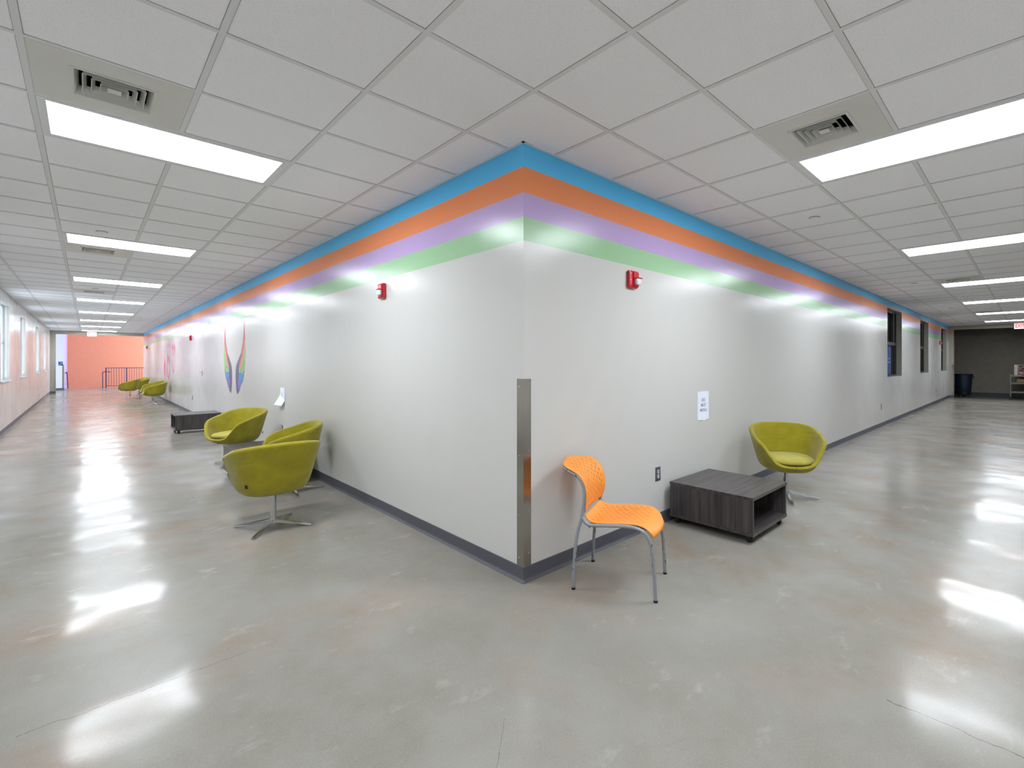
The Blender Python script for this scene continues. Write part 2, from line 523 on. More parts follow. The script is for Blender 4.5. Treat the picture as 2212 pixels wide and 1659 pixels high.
# baseboards: rubber cove base
def base_profile(bm, p0, p1, nrm, h=0.098):
    """extrude a cove profile from p0 to p1, nrm points into the room"""
    a, b = Vector((*p0, 0)), Vector((*p1, 0)); n = Vector((*nrm, 0))
    prof = [(0.0, 0.0), (0.018, 0.0), (0.018, 0.003), (0.012, 0.010), (0.006, 0.019), (0.005, 0.03), (0.005, h - 0.004), (0.003, h), (0.0, h)]
    ra = [bm.verts.new(a + n * u + Vector((0, 0, z))) for u, z in prof]
    rb = [bm.verts.new(b + n * u + Vector((0, 0, z))) for u, z in prof]
    for i in range(len(prof) - 1):
        bm.faces.new((ra[i], rb[i], rb[i + 1], ra[i + 1]))
    bm.faces.new(ra); bm.faces.new(list(reversed(rb)))
def base_corner(bm, x, y, h=0.098):
    for r0, r1, z0, z1 in ((0.018, 0.018, 0.0, 0.003), (0.018, 0.006, 0.003, 0.019), (0.006, 0.005, 0.019, 0.03), (0.005, 0.005, 0.03, h)):
        cyl(bm, (x, y, z0), (x, y, z1), r0, r1, 20)
bm = bmesh.new(); base_profile(bm, (0, 0), (0, YE), (-1, 0)); base_corner(bm, 0, 0)
bmesh.ops.recalc_face_normals(bm, faces=bm.faces)
struct('baseboard_left', bm, M['base'])
bm = bmesh.new(); base_profile(bm, (0, 0), (XE, 0), (0, -1))
bmesh.ops.recalc_face_normals(bm, faces=bm.faces)
struct('baseboard_right', bm, M['base'])
bm = bmesh.new(); base_profile(bm, (XL, YB), (XL, YE), (1, 0)); bmesh.ops.recalc_face_normals(bm, faces=bm.faces)
struct('baseboard_outer_left', bm, M['base'])
bm = bmesh.new(); base_profile(bm, (XL, YB), (XE, YB), (0, 1)); bmesh.ops.recalc_face_normals(bm, faces=bm.faces)
struct('baseboard_outer_right', bm, M['base'])

# end of the left corridor: pier and header, stair hall behind
bm = bmesh.new()
box(bm, XL - 0.2, -2.945, YE, YE + 0.25, 0, 2.63)
box(bm, XL - 0.2, 0.0, YE, YE + 0.25, 2.63, 3.4)
struct('wall_end_left', bm, M['walltaupe'])
bm = bmesh.new(); box(bm, XL, -2.94, YE - 0.008, YE + 0.255, 0, 0.098); struct('baseboard_end_left', bm, M['base'])
# stair hall
SH = 4.2
bm = bmesh.new(); box(bm, -2.77, 3.2, 37.5, 37.7, -2.2, SH); struct('wall_stair_back', bm, M['orangewall'])
bm = bmesh.new(); box(bm, -2.97, -2.77, 31.65, 37.7, -2.2, SH); struct('wall_stair_left', bm, M['walllav'])
bm = bmesh.new(); box(bm, -6.5, -2.77, 31.45, 31.65, -2.2, SH); struct('wall_lobby', bm, M['wallwhite'])
bm = bmesh.new(); box(bm, -6.5, -2.765, 31.44, 31.45, 0, 0.10); box(bm, -2.77, -2.76, 31.44, 31.65, 0, 0.10); struct('baseboard_lobby', bm, M['base'])
# stair hall right side with an opening for the added window
bm = bmesh.new()
for (a, c, za, zb) in ((28.3, 29.2, -2.2, SH), (29.2, 36.6, -2.2, 0.5), (29.2, 36.6, 3.8, SH), (36.6, 37.7, -2.2, SH)):
    box(bm, 3.0, 3.2, a, c, za, zb)
struct('wall_stair_right', bm, M['wallwhite'])
bm = bmesh.new(); box(bm, 0.2, 3.2, 28.1, 28.3, -2.2, SH); struct('wall_stair_front', bm, M['wallwhite'])
bm = bmesh.new(); box(bm, -6.7, 3.2, 28.1, 37.7, SH, SH + 0.1); struct('ceiling_stair_hall', bm, M['wallwhite'])
bm = bmesh.new(); box(bm, -2.77, 3.0, 33.05, 37.5, -2.3, -2.2); box(bm, -6.5, 3.0, 32.95, 33.05, -2.2, -0.15); struct('floor_lower', bm, M['floor'])
bm = bmesh.new(); box(bm, 1.8, 3.0, 28.3, 33.05, -0.15, 0.0); struct('floor_landing', bm, M['floor'])
# lobby's outer wall with glazed doorway of daylight
bm = bmesh.new()
box(bm, -6.7, -6.5, 28.1, 28.7, 0, SH); box(bm, -6.7, -6.5, 31.2, 31.65, 0, SH); box(bm, -6.7, -6.5, 28.7, 31.2, 2.6, SH)
box(bm, -6.7, XL - 0.2, 28.1, 28.3, 0, SH)
struct('wall_lobby_outer', bm, M['wallwhite'])
# stair steps down
bm = bmesh.new()
for i in range(10):
    box(bm, -2.77, -1.36, 33.05 + i * 0.28, 33.05 + (i + 1) * 0.28, -2.2, -0.17 * (i + 1))
tag(struct('stair_1', bm, M['floor']))

def window(n, dims, pane_m, frame_m, bars):
    """dims = axis, u0,u1,z0,z1, plane of the pane, depth direction sign"""
    ax, u0, u1, z0, z1, pl, s = dims
    bm = bmesh.new(); fw = 0.045
    def B(bm, a, c, za, zb, d0, d1):
        lo, hi = min(pl + s * d0, pl + s * d1), max(pl + s * d0, pl + s * d1)
        if ax == 'y': box(bm, lo, hi, a, c, za, zb)
        else: box(bm, a, c, lo, hi, za, zb)
    B(bm, u0, u0 + fw, z0, z1, 0, 0.06); B(bm, u1 - fw, u1, z0, z1, 0, 0.06)
    B(bm, u0 + fw, u1 - fw, z0, z0 + fw, 0, 0.06); B(bm, u0 + fw, u1 - fw, z1 - fw, z1, 0, 0.06)
    for (a, c, za, zb) in bars: B(bm, a, c, za, zb, 0.0, 0.055)
    w = struct('window_%d' % n, bm, frame_m)
    bm = bmesh.new(); B(bm, u0 + fw, u1 - fw, z0 + fw, z1 - fw, 0.045, 0.052)
    p = link('window_pane', tomesh('window_pane', bm), pane_m, w)
    return w
for i, (a, c, za, zb) in enumerate(WL):
    w = window(i + 1, ('y', a, c, za, zb, XL - 0.09, -1), M['sky'], M['winframe'], [(a, c, 1.77, 1.81)])
    bm = bmesh.new(); cyl(bm, (XL - 0.04, c - 0.10, za + 0.14), (XL - 0.04, c - 0.10, zb - 0.02), 0.004, seg=8)
    cyl(bm, (XL - 0.04, c - 0.10, za + 0.07), (XL - 0.04, c - 0.10, za + 0.15), 0.014, 0.010, 10)
    link('pull_chain', tomesh('pull_chain', bm), M['white'], w)
    bm = bmesh.new(); box(bm, XL - 0.02, XL + 0.025, a - 0.02, c + 0.02, za - 0.02, za); struct('trim_%d' % (3 + i), bm, M['winframe'])
for i, (a, c, za, zb) in enumerate(WR):
    w = window(i + 5, ('x', a, c, za, zb, 0.11, 1), M['glass'], M['darkframe'], [(a, c, 1.79, 1.87), (c - 0.34, c - 0.28, 1.87, zb)])
M['reveal'] = plain('reveal_paint', (150, 148, 138), 0.6, var=0.01)
for i, (a, c, za, zb) in enumerate(WR):
    bm = bmesh.new(); e = 0.004
    box(bm, a, a + e, 0.001, 0.11, za, zb); box(bm, c - e, c, 0.001, 0.11, za, zb)
    box(bm, a + e, c - e, 0.001, 0.11, za, za + e); box(bm, a + e, c - e, 0.001, 0.11, zb - e, zb)
    struct('trim_%d' % (7 + i), bm, M['reveal'])
# dark rooms behind the right corridor windows
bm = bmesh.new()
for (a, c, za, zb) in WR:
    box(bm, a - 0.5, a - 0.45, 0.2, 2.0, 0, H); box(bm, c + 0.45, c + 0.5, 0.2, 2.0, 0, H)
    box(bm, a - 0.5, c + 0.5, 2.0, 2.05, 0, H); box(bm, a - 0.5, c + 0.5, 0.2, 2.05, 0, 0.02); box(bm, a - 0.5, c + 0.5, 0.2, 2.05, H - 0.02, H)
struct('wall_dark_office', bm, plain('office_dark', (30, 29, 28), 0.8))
# glazed lobby doorway (brings in daylight); added unseen stair window lights the orange wall
window(8, ('y', 28.7, 31.2, 0.02, 2.6, -6.5, -1), M['door_glow'], M['darkframe'], [(29.93, 29.98, 0.02, 2.6)])
window(9, ('y', 29.2, 36.6, 0.5, 3.8, 3.0, 1), M['stair_glow'], M['darkframe'], [(31.6, 31.66, 0.5, 3.8), (34.1, 34.16, 0.5, 3.8)])

# end of the right corridor
bm = bmesh.new()
box(bm, XE, XE + 0.25, -0.135, 0.2, 0, 2.64); box(bm, XE, XE + 0.25, YB, 0.2, 2.64, 3.0)
box(bm, XE, XE + 0.25, YB - 0.2, YB + 0.14, 0, 2.64)
struct('wall_end_right', bm, M['walltaupe'])
bm = bmesh.new(); box(bm, XE - 0.008, XE + 0.255, -0.141, 0.0, 0, 0.098); struct('baseboard_end_right', bm, M['base'])
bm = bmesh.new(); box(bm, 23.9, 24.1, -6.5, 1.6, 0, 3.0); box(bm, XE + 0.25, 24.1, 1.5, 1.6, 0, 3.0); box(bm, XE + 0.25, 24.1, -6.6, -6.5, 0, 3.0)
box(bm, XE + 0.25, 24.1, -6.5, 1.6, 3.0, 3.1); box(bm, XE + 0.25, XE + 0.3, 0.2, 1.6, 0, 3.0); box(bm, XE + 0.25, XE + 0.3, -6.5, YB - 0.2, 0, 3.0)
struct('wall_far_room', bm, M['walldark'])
bm = bmesh.new(); box(bm, 23.885, 23.9, -6.5, 1.5, 0, 0.15); struct('baseboard_far_room', bm, M['basedark'])

# steel corner guards
def guard(name, x, y, sx, sy, z1, label, leg=0.062):
    t = thing(name, label, 'corner guard', (x, y, 0.0))
    bm = bmesh.new(); th = 0.0025
    box(bm, min(0, sx * leg), max(0, sx * leg), min(-sy * th, 0), max(-sy * th, 0), 0.098, z1)
    box(bm, min(-sx * th, 0), max(-sx * th, 0), min(-sy * th, sy * leg), max(-sy * th, sy * leg), 0.098, z1)
    link('guard_plate', tomesh('guard_plate', bm), M['steel'], t)
    for z in (0.15, 0.42, 0.80, 1.02, 1.24):
        for w in (0, 1):
            bm = bmesh.new()
            if w: cyl(bm, (sx * leg * 0.65, -sy * 0.0025, z + 0.03), (sx * leg * 0.65, -sy * 0.0042, z + 0.03), 0.0042, 0.003, 10)
            else: cyl(bm, (-sx * 0.0025, sy * leg * 0.65, z), (-sx * 0.0042, sy * leg * 0.65, z), 0.0042, 0.003, 10)
            link('screw', tomesh('screw', bm), M['screw'], t)
    return t
guard('corner_guard', 0, 0, 1, 1, 1.29, 'tall stainless steel corner guard screwed onto the jutting wall corner in the centre')
guard('corner_guard', -2.945, YE, -1, 1, 1.29, 'steel corner guard on the pier beside the orange stair hall opening')
guard('corner_guard', XE, -0.135, 1, 1, 1.29, 'steel corner guard on the pier beside the dark room and navy bin')
guard('corner_guard', -2.77, 31.45, -1, 1, 1.26, 'steel corner guard at the end of the white wall with the blue sign')

# ---------------------------------------------------------------- ceiling lights and vents
def ordinal(i): return ('nearest', 'second nearest', 'third', 'fourth', 'fifth', 'sixth', 'seventh', 'farthest')[i]
def make_light(label, grp):
    t = thing('ceiling_light', label, 'ceiling light', group=grp)
    a, b = T, T / 2   # half length along local x = 2T/2
    fx, fy = T, T / 2
    bm = bmesh.new(); i = 0.050; g = 0.0135
    box(bm, -fx + g, fx - g, -fy + g, -fy + i, -0.001, 0.02); box(bm, -fx + g, fx - g, fy - i, fy - g, -0.001, 0.02)
    box(bm, -fx + g, -fx + i, -fy + i, fy - i, -0.001, 0.02); box(bm, fx - i, fx - g, -fy + i, fy - i, -0.001, 0.02)
    link('frame', tomesh('frame', bm), M['lampframe'], t)
    bm = bmesh.new(); box(bm, -fx + i, fx - i, -fy + i, fy - i, 0.003, 0.012)
    link('lens', tomesh('lens', bm), M['lamp'], t)
    bm = bmesh.new(); box(bm, -fx + 0.004, fx - 0.004, -fy + 0.004, fy - 0.004, 0.022, 0.09)
    link('housing', tomesh('housing', bm), M['lampframe'], t)
    return t
L0 = make_light('x', 'fluorescent ceiling panels')
used = False
for (x0, x1, y0, y1, c, k) in lights:
    where = {'L': 'left corridor', 'R': 'right corridor', 'C': 'corner overhead'}[c]
    if c == 'C': lab = 'rectangular fluorescent ceiling panel where the two corridors meet'
    elif c == 'L': lab = '%s glowing fluorescent ceiling panel in the left corridor, counted from the camera' % ordinal(k)
    else: lab = '%s glowing fluorescent ceiling panel in the right corridor, counted from the camera' % (ordinal(k) if k < 5 else 'last')
    lab = lab[0].lower() + lab[1:]
    rz = PI / 2 if c == 'R' else 0
    loc = ((x0 + x1) / 2, (y0 + y1) / 2, H)
    if not used:
        L0.location = loc; L0.rotation_euler = (0, 0, rz); L0['label'] = lab; used = True
    else: copy_tree(L0, loc, rz, lab)

def make_vent(label):
    t = thing('ceiling_vent', label, 'air vent', group='square ceiling air diffusers')
    hp = T / 2 - 0.0135; ho = 0.148
    bm = bmesh.new()
    for (a, b, c, d) in ((-hp, hp, -hp, -ho), (-hp, hp, ho, hp), (-hp, -ho, -ho, ho), (ho, hp, -ho, ho)): box(bm, a, b, c, d, 0.0, 0.006)
    link('panel', tomesh('panel', bm), M['vent'], t)
    bm = bmesh.new()
    for (a, b, c, d) in ((-ho - 0.012, ho + 0.012, -ho - 0.012, -ho), (-ho - 0.012, ho + 0.012, ho, ho + 0.012), (-ho - 0.012, -ho, -ho, ho), (ho, ho + 0.012, -ho, ho)): box(bm, a, b, c, d, -0.004, 0.002)
    for (a, b, c, d) in ((-ho, ho, -ho, -ho + 0.002), (-ho, ho, ho - 0.002, ho), (-ho, -ho + 0.002, -ho, ho), (ho - 0.002, ho, -ho, ho)): box(bm, a, b, c, d, 0.0, 0.05)
    link('collar', tomesh('collar', bm), M['vent'], t)
    bm = bmesh.new(); box(bm, -ho - 0.01, ho + 0.01, -ho - 0.01, ho + 0.01, 0.10, 0.12)
    for (a, b, c, d) in ((-ho - 0.02, ho + 0.02, -ho - 0.02, -ho - 0.01), (-ho - 0.02, ho + 0.02, ho + 0.01, ho + 0.02), (-ho - 0.02, -ho - 0.01, -ho, ho), (ho + 0.01, ho + 0.02, -ho, ho)): box(bm, a, b, c, d, 0.007, 0.12)
    link('duct', tomesh('duct', bm), M['duct'], t)
    # nested blades, each flaring outwards and down
    for q, (r, e) in enumerate(((0.1475, 0.016), (0.118, 0.015), (0.086, 0.014), (0.054, 0.013))):
        bm = bmesh.new()
        ri = r - e; th = 0.002
        lo = [bm.verts.new((sx * r, sy * r, -0.003)) for sx, sy in ((-1, -1), (1, -1), (1, 1), (-1, 1))]
        hi = [bm.verts.new((sx * ri, sy * ri, 0.034)) for sx, sy in ((-1, -1), (1, -1), (1, 1), (-1, 1))]
        l2 = [bm.verts.new((v.co.x * (r - th) / r, v.co.y * (r - th) / r, -0.003)) for v in lo]
        h2 = [bm.verts.new((v.co.x * (ri - th) / max(ri, .001), v.co.y * (ri - th) / max(ri, .001), 0.034)) for v in hi]
        for i in range(4):
            j = (i + 1) % 4
            bm.faces.new((lo[i], lo[j], hi[j], hi[i])); bm.faces.new((l2[j], l2[i], h2[i], h2[j]))
            bm.faces.new((lo[j], lo[i], l2[i], l2[j])); bm.faces.new((hi[i], hi[j], h2[j], h2[i]))
        bmesh.ops.recalc_face_normals(bm, faces=bm.faces)
        link('louver', tomesh('louver', bm), M['vent'], t)
    bm = bmesh.new(); box(bm, -0.026, 0.026, -0.026, 0.026, 0.0, 0.002)
    link('centre_plate', tomesh('centre_plate', bm), M['vent'], t)
    return t
V0 = make_vent('x')
vl = ['square white air diffuser beside the nearest left corridor ceiling light', 'square air diffuser just beyond the second light of the left corridor',
      'square air diffuser in the left corridor between its third and fourth lights', 'faint square air diffuser far down the left corridor ceiling near the exit sign',
      'square white air diffuser beside the nearest right corridor ceiling light', 'square air diffuser just before the third light of the right corridor',
      'square air diffuser just before the fifth light of the right corridor']
for i, (x0, x1, y0, y1, c) in enumerate(vents):
    loc = ((x0 + x1) / 2, (y0 + y1) / 2, H)
    if i == 0: V0.location = loc; V0['label'] = vl[0]
    else: copy_tree(V0, loc, 0, vl[i])

# concealed sprinkler caps
sp = [(-1.85, 4.71, 'small round sprinkler cap in the left ceiling before the second light'),
      (-1.85, 10.2, 'small round sprinkler cap in the left ceiling between third and fourth lights'),
      (-1.56, 17.1, 'small round sprinkler cap in the left ceiling beyond the fifth light'),
      (3.003, -0.793, 'round sprinkler cap above the blue stripe, nearest one in the right ceiling'),
      (8.41, -0.80, 'small round sprinkler cap in the right ceiling near the second air diffuser'),
      (13.92, -0.79, 'small round sprinkler cap in the right ceiling, third from the corner'),
      (19.2, -0.79, 'small round sprinkler cap in the right ceiling closest to the dark room')]
for i, (x, y, lab) in enumerate(sp):
    t = thing('sprinkler_cap', lab, 'sprinkler', (x, y, H), group='concealed sprinkler caps')
    if i == 0:
        bm = bmesh.new(); cyl(bm, (0, 0, -0.006), (0, 0, 0.0065), 0.040, 0.042, 28)
        cap = link('cap', tomesh('cap', bm), M['white'], t); autosmooth(cap)
        bm = bmesh.new(); cyl(bm, (0, 0, -0.002), (0, 0, 0.0065), 0.047, 0.048, 28)
        ring = link('ring', tomesh('ring', bm), M['plate'], t); autosmooth(ring)
    else:
        for s_ in (cap, ring):
            c = s_.copy(); COL.objects.link(c); c.parent = t

# ---------------------------------------------------------------- lounge chairs
def interp(pts, t):
    for (a, va), (b, vb) in zip(pts, pts[1:]):
        if t <= b:
            u = (t - a) / (b - a); u = u * u * (3 - 2 * u) if False else u
            return va + (vb - va) * u
    return pts[-1][1]
def smooth_interp(pts, t):
    # monotone-ish catmull over scalar keys
    n = len(pts)
    for i in range(n - 1):
        a, va = pts[i]; b, vb = pts[i + 1]
        if t <= b or i == n - 2:
            u = min(max((t - a) / (b - a), 0), 1)
            def slope(k):
                if k <= 0: return (pts[1][1] - pts[0][1]) / (pts[1][0] - pts[0][0])
                if k >= n - 1: return (pts[-1][1] - pts[-2][1]) / (pts[-1][0] - pts[-2][0])
                return (pts[k + 1][1] - pts[k - 1][1]) / (pts[k + 1][0] - pts[k - 1][0])
            h = b - a; m0 = slope(i) * h; m1 = slope(i + 1) * h
            return (2*u**3 - 3*u**2 + 1) * va + (u**3 - 2*u**2 + u) * m0 + (-2*u**3 + 3*u**2) * vb + (u**3 - u**2) * m1
RZ = [(0, 0.744), (25, 0.742), (45, 0.731), (65, 0.706), (85, 0.670), (105, 0.637), (121, 0.603), (132, 0.556), (141, 0.480), (150, 0.412), (163, 0.385), (180, 0.378)]
G = [(0, 0.02), (0.10, 0.22), (0.25, 0.49), (0.42, 0.695), (0.60, 0.805), (0.80, 0.895), (1.0, 1.0)]
HH = [(0, 0.0), (0.10, 0.0), (0.25, 0.012), (0.42, 0.10), (0.60, 0.315), (0.80, 0.65), (1.0, 1.0)]
def rim_r(th, e=3.0):
    # local frame: facing +y; th measured from the back (-y) towards +x
    a = 0.346; bb = 0.298 if math.cos(th) > 0 else 0.322
    s, c = abs(math.sin(th)), abs(math.cos(th))
    return ((s / a) ** e + (c / bb) ** e) ** (-1 / e)
def shell_mesh():
    bm = bmesh.new(); NT = 96; prof = []
    rings = []
    ts = [0, 0.06, 0.12, 0.2, 0.28, 0.36, 0.44, 0.52, 0.60, 0.70, 0.80, 0.90, 0.97]
    rr = 0.021
    for i in range(NT):
        th = 2 * PI * i / NT
        d = math.degrees(th); d = d if d <= 180 else 360 - d
        zr = smooth_interp(RZ, d) - rr; R3 = rim_r(th); R2 = rim_r(th, 2.3)
        def RR(t): return R2 + (R3 - R2) * min(1, t * 1.15)
        R = R3
        thick = 0.034
        col = []
        for t in ts:
            col.append((RR(t) * smooth_interp(G, t), 0.292 + (zr - 0.292) * smooth_interp(HH, t)))
        cx_, cz_ = R - rr, zr
        for k in range(0, 7):
            a = PI * k / 6 - 0.25
            col.append((cx_ + rr * math.cos(a), cz_ + rr * math.sin(a)))
        # inner side
        for t in reversed(ts[2:-1]):
            g = smooth_interp(G, t); z = 0.292 + (zr - 0.292) * smooth_interp(HH, t)
            r_in = max(RR(t) * g - thick, 0.01); z_in = max(z, 0.345 - 0.0 * t)
            if z_in <= 0.3451: r_in = r_in * (0.9)
            col.append((r_in, z_in))
        sx, sy = math.sin(th), -math.cos(th)
        rings.append([bm.verts.new((sx * r, sy * r, z)) for r, z in col])
    n = len(rings[0])
    for i in range(NT):
        a, b = rings[i], rings[(i + 1) % NT]
        for k in range(n - 1): bm.faces.new((a[k], b[k], b[k + 1], a[k + 1]))
    bm.faces.new([rings[i][0] for i in reversed(range(NT))]); bm.faces.new([rings[i][-1] for i in range(NT)])
    bmesh.ops.recalc_face_normals(bm, faces=bm.faces)
    return tomesh('seat_shell', bm)
def cushion_mesh():
    bm = bmesh.new(); NT = 64
    prof = [(0.0, 0.0), (0.80, 0.0), (0.93, 0.004), (0.985, 0.015), (1.0, 0.028), (0.985, 0.042), (0.93, 0.053), (0.80, 0.061), (0.5, 0.068), (0.0, 0.070)]
    rings = []
    for i in range(NT):
        th = 2 * PI * i / NT; s, c = abs(math.sin(th)), abs(math.cos(th))
        bb = 0.210 if math.cos(th) > 0 else 0.298
        R = ((s / 0.243) ** 2.45 + (c / bb) ** 2.45) ** (-1 / 2.45)
        rings.append([bm.verts.new((math.sin(th) * R * max(r, 0.001), -math.cos(th) * R * max(r, 0.001), 0.378 + z)) for r, z in prof])
    n = len(prof)
    for i in range(NT):
        a, b = rings[i], rings[(i + 1) % NT]
        for k in range(n - 1): bm.faces.new((a[k], b[k], b[k + 1], a[k + 1]))
    bmesh.ops.remove_doubles(bm, verts=bm.verts, dist=0.0008)
    bmesh.ops.recalc_face_normals(bm, faces=bm.faces)
    return tomesh('seat_cushion', bm)
def leg_mesh(ang):
    bm = bmesh.new(); L = 0.315
    secs = [(0.018, 0.015, 0.040, 0.068), (0.06, 0.017, 0.036, 0.060), (0.18, 0.015, 0.020, 0.038), (L - 0.02, 0.013, 0.008, 0.017), (L, 0.012, 0.006, 0.014)]
    prev = None
    for (r, w, z0, z1) in secs:
        v = [bm.verts.new((r, -w, z0)), bm.verts.new((r, w, z0)), bm.verts.new((r, w * 0.8, z1)), bm.verts.new((r, -w * 0.8, z1))]
        if prev:
            for k in range(4): bm.faces.new((prev[k], prev[(k + 1) % 4], v[(k + 1) % 4], v[k]))
        else: bm.faces.new(v)
        prev = v
    bm.faces.new(list(reversed(prev)))
    bmesh.ops.recalc_face_normals(bm, faces=bm.faces)
    cyl(bm, (L - 0.018, 0, 0.0), (L - 0.018, 0, 0.009), 0.009, seg=12)
    bmesh.ops.transform(bm, matrix=Matrix.Rotation(ang, 4, 'Z'), verts=bm.verts)
    return tomesh('leg', bm)
GRP = 'green tub chairs along the left wall and beside the right table'
chair_meshes = {}
def green_chair(x, y, face, legang, label):
    """face, legang: world angles in degrees"""
    t = thing('tub_chair', label, 'chair', (x, y, 0), math.radians(face - 90), GRP)
    if not chair_meshes:
        chair_meshes['shell'] = shell_mesh(); chair_meshes['cush'] = cushion_mesh()
        first = True
    else: first = False
    def put(name, me, m):
        o = bpy.data.objects.new(name, me); COL.objects.link(o); o.parent = t
        if not me.materials: me.materials.append(m)
        for p in me.polygons: p.use_smooth = True
        return o
    put('seat_shell', chair_meshes['shell'], M['green'])
    put('seat_cushion', chair_meshes['cush'], M['cush'])
    if first:
        bm = bmesh.new(); cyl(bm, (0, 0, 0.045), (0, 0, 0.292), 0.0235, seg=28); me = tomesh('pedestal', bm); chair_meshes['ped'] = me
        bm = bmesh.new(); cyl(bm, (0, 0, 0.034), (0, 0, 0.074), 0.030, 0.027, 28); chair_meshes['hub'] = tomesh('hub', bm)
        # fabric tag on the lower back, and the front seam
        th = math.radians(-52); R = rim_r(th); bm = bmesh.new()
        g = smooth_interp(G, 0.62) * R; z = 0.292 + (smooth_interp(RZ, 52) - 0.292) * smooth_interp(HH, 0.62)
        box(bm, -0.009, 0.009, -0.003, 0.003, -0.014, 0.014)
        bmesh.ops.transform(bm, matrix=Matrix.Translation((math.sin(th) * (g + .004), -math.cos(th) * (g + .004), z - 0.03)) @ Matrix.Rotation(th, 4, 'Z') @ Matrix.Rotation(0.25, 4, 'X'), verts=bm.verts)
        chair_meshes['tag'] = tomesh('fabric_tag', bm)
        bm = bmesh.new(); P = []
        R = rim_r(PI)
        for tt in (0.62, 0.7, 0.8, 0.9, 0.97, 1.0):
            P.append((0, R * smooth_interp(G, tt) + 0.0005, 0.292 + (0.378 - 0.021 - 0.292) * smooth_interp(HH, tt)))
        P.append((0, R - 0.021 + 0.0135, 0.373)); P.append((0, R - 0.021, 0.3785))
        tube(bm, P, 0.0016, 6, 2); chair_meshes['seam'] = tomesh('front_seam', bm)
    for nm, key, m in (('pedestal', 'ped', M['chrome']), ('hub', 'hub', M['chrome']), ('fabric_tag', 'tag', M['black']), ('front_seam', 'seam', M['black'])):
        o = bpy.data.objects.new(nm, chair_meshes[key]); COL.objects.link(o); o.parent = t
        if not chair_meshes[key].materials: chair_meshes[key].materials.append(m)
        if key in ('ped', 'hub') and first: autosmooth(o)
    for k in range(4):
        if ('leg', k) not in chair_meshes:
            chair_meshes[('leg', k)] = leg_mesh(k * PI / 2); chair_meshes[('leg', k)].materials.append(M['chrome'])
        o = bpy.data.objects.new('leg', chair_meshes[('leg', k)]); COL.objects.link(o); o.parent = t
        o.rotation_euler = (0, 0, math.radians(legang - (face - 90)))
    return t
green_chair(-0.838, 2.275, 91, 49.5, 'green tub chair nearest the camera on the left, seen from behind')
green_chair(-0.395, 3.345, 166, -4, 'green tub chair against the left wall, partly hidden behind the nearest one')
green_chair(-0.49, 5.44, 208, 44, 'green tub chair beyond the near left table, seat cushion facing the corridor')
green_chair(3.17, -0.475, 216, 31, 'green tub chair standing alone behind the right-hand coffee table')
green_chair(-0.385, 17.78, 183, 12, 'far green tub chair with its back to the wall, rightmost of the distant cluster')
green_chair(-0.345, 19.25, 180, 20, 'far green tub chair mostly hidden behind the rightmost one of the distant cluster')
green_chair(-0.80, 21.9, 168, 35, 'far green tub chair at the left end of the distant cluster')
green_chair(-0.46, 23.3, 205, 10, 'far green tub chair whose pale inside shows in the middle of the distant cluster')
green_chair(-0.36, 24.4, 190, 50, 'farthest green tub chair, only its top rim and post show by the wall')

# ---------------------------------------------------------------- coffee tables
def coffee_table(x0, x1, y0, y1, zt, opening, label):
    """opening: local side ('+x','-x') left open; box of laminate panels on casters"""
    cx_, cy_ = (x0 + x1) / 2, (y0 + y1) / 2; a, b = (x1 - x0) / 2, (y1 - y0) / 2
    t = thing('coffee_table', label, 'table', (cx_, cy_, 0), group='dark laminate coffee tables on casters')
    zb = 0.062; th = 0.024
    def part(name, d, m):
        bm = bmesh.new(); box(bm, *d, bev=0.0012); return link(name, tomesh(name, bm), m, t)
    part('tabletop', (-a, a, -b, b, zt - th, zt), M['woodt'])
    part('bottom_panel', (-a, a, -b, b, zb, zb + th), M['woodt'])
    i = 0.004
    if opening[1] == 'x':
        part('side_panel', (-a + i, a - i, -b + i, -b + i + 0.02, zb + th, zt - th), M['woods'])
        part('side_panel', (-a + i, a - i, b - i - 0.02, b - i, zb + th, zt - th), M['woods'])
        s = -1 if opening == '+x' else 1
        part('back_panel', (min(s * (a - i), s * (a - i - .02)), max(s * (a - i), s * (a - i - .02)), -b + i + .02, b - i - .02, zb + th, zt - th), M['woods'])
    else:
        part('side_panel', (-a + i, -a + i + 0.02, -b + i, b - i, zb + th, zt - th), M['woods'])
        part('side_panel', (a - i - 0.02, a - i, -b + i, b - i, zb + th, zt - th), M['woods'])
        s = -1 if opening == '+y' else 1
        part('back_panel', (-a + i + .02, a - i - .02, min(s * (b - i), s * (b - i - .02)), max(s * (b - i), s * (b - i - .02)), zb + th, zt - th), M['woods'])
    for sx in (-1, 1):
        for sy in (-1, 1):
            px, py = sx * (a - 0.06), sy * (b - 0.05)
            bm = bmesh.new()
            cyl(bm, (px - 0.010, py, 0.024), (px + 0.010, py, 0.024), 0.024, seg=20)
            cyl(bm, (px - 0.018, py, 0.024), (px - 0.013, py, 0.024), 0.022, seg=20); cyl(bm, (px + 0.013, py, 0.024), (px + 0.018, py, 0.024), 0.022, seg=20)
            box(bm, px - 0.021, px + 0.021, py - 0.012, py + 0.018, 0.040, 0.056)
            box(bm, px - 0.028, px + 0.028, py - 0.028, py + 0.028, 0.056, 0.062)
            link('caster', tomesh('caster', bm), M['black'], t)
    return t
coffee_table(1.632, 2.336, -0.775, -0.050, 0.36, '-y', 'square dark wood coffee table by the right wall, open shelf facing the corridor')
coffee_table(-0.755, -0.045, 3.86, 4.85, 0.36, '-y', 'dark brown coffee table between the green chairs on the left')
coffee_table(-0.755, -0.020, 9.36, 10.05, 0.36, '-x', 'far dark coffee table standing alone by the left wall beneath the wing mural')

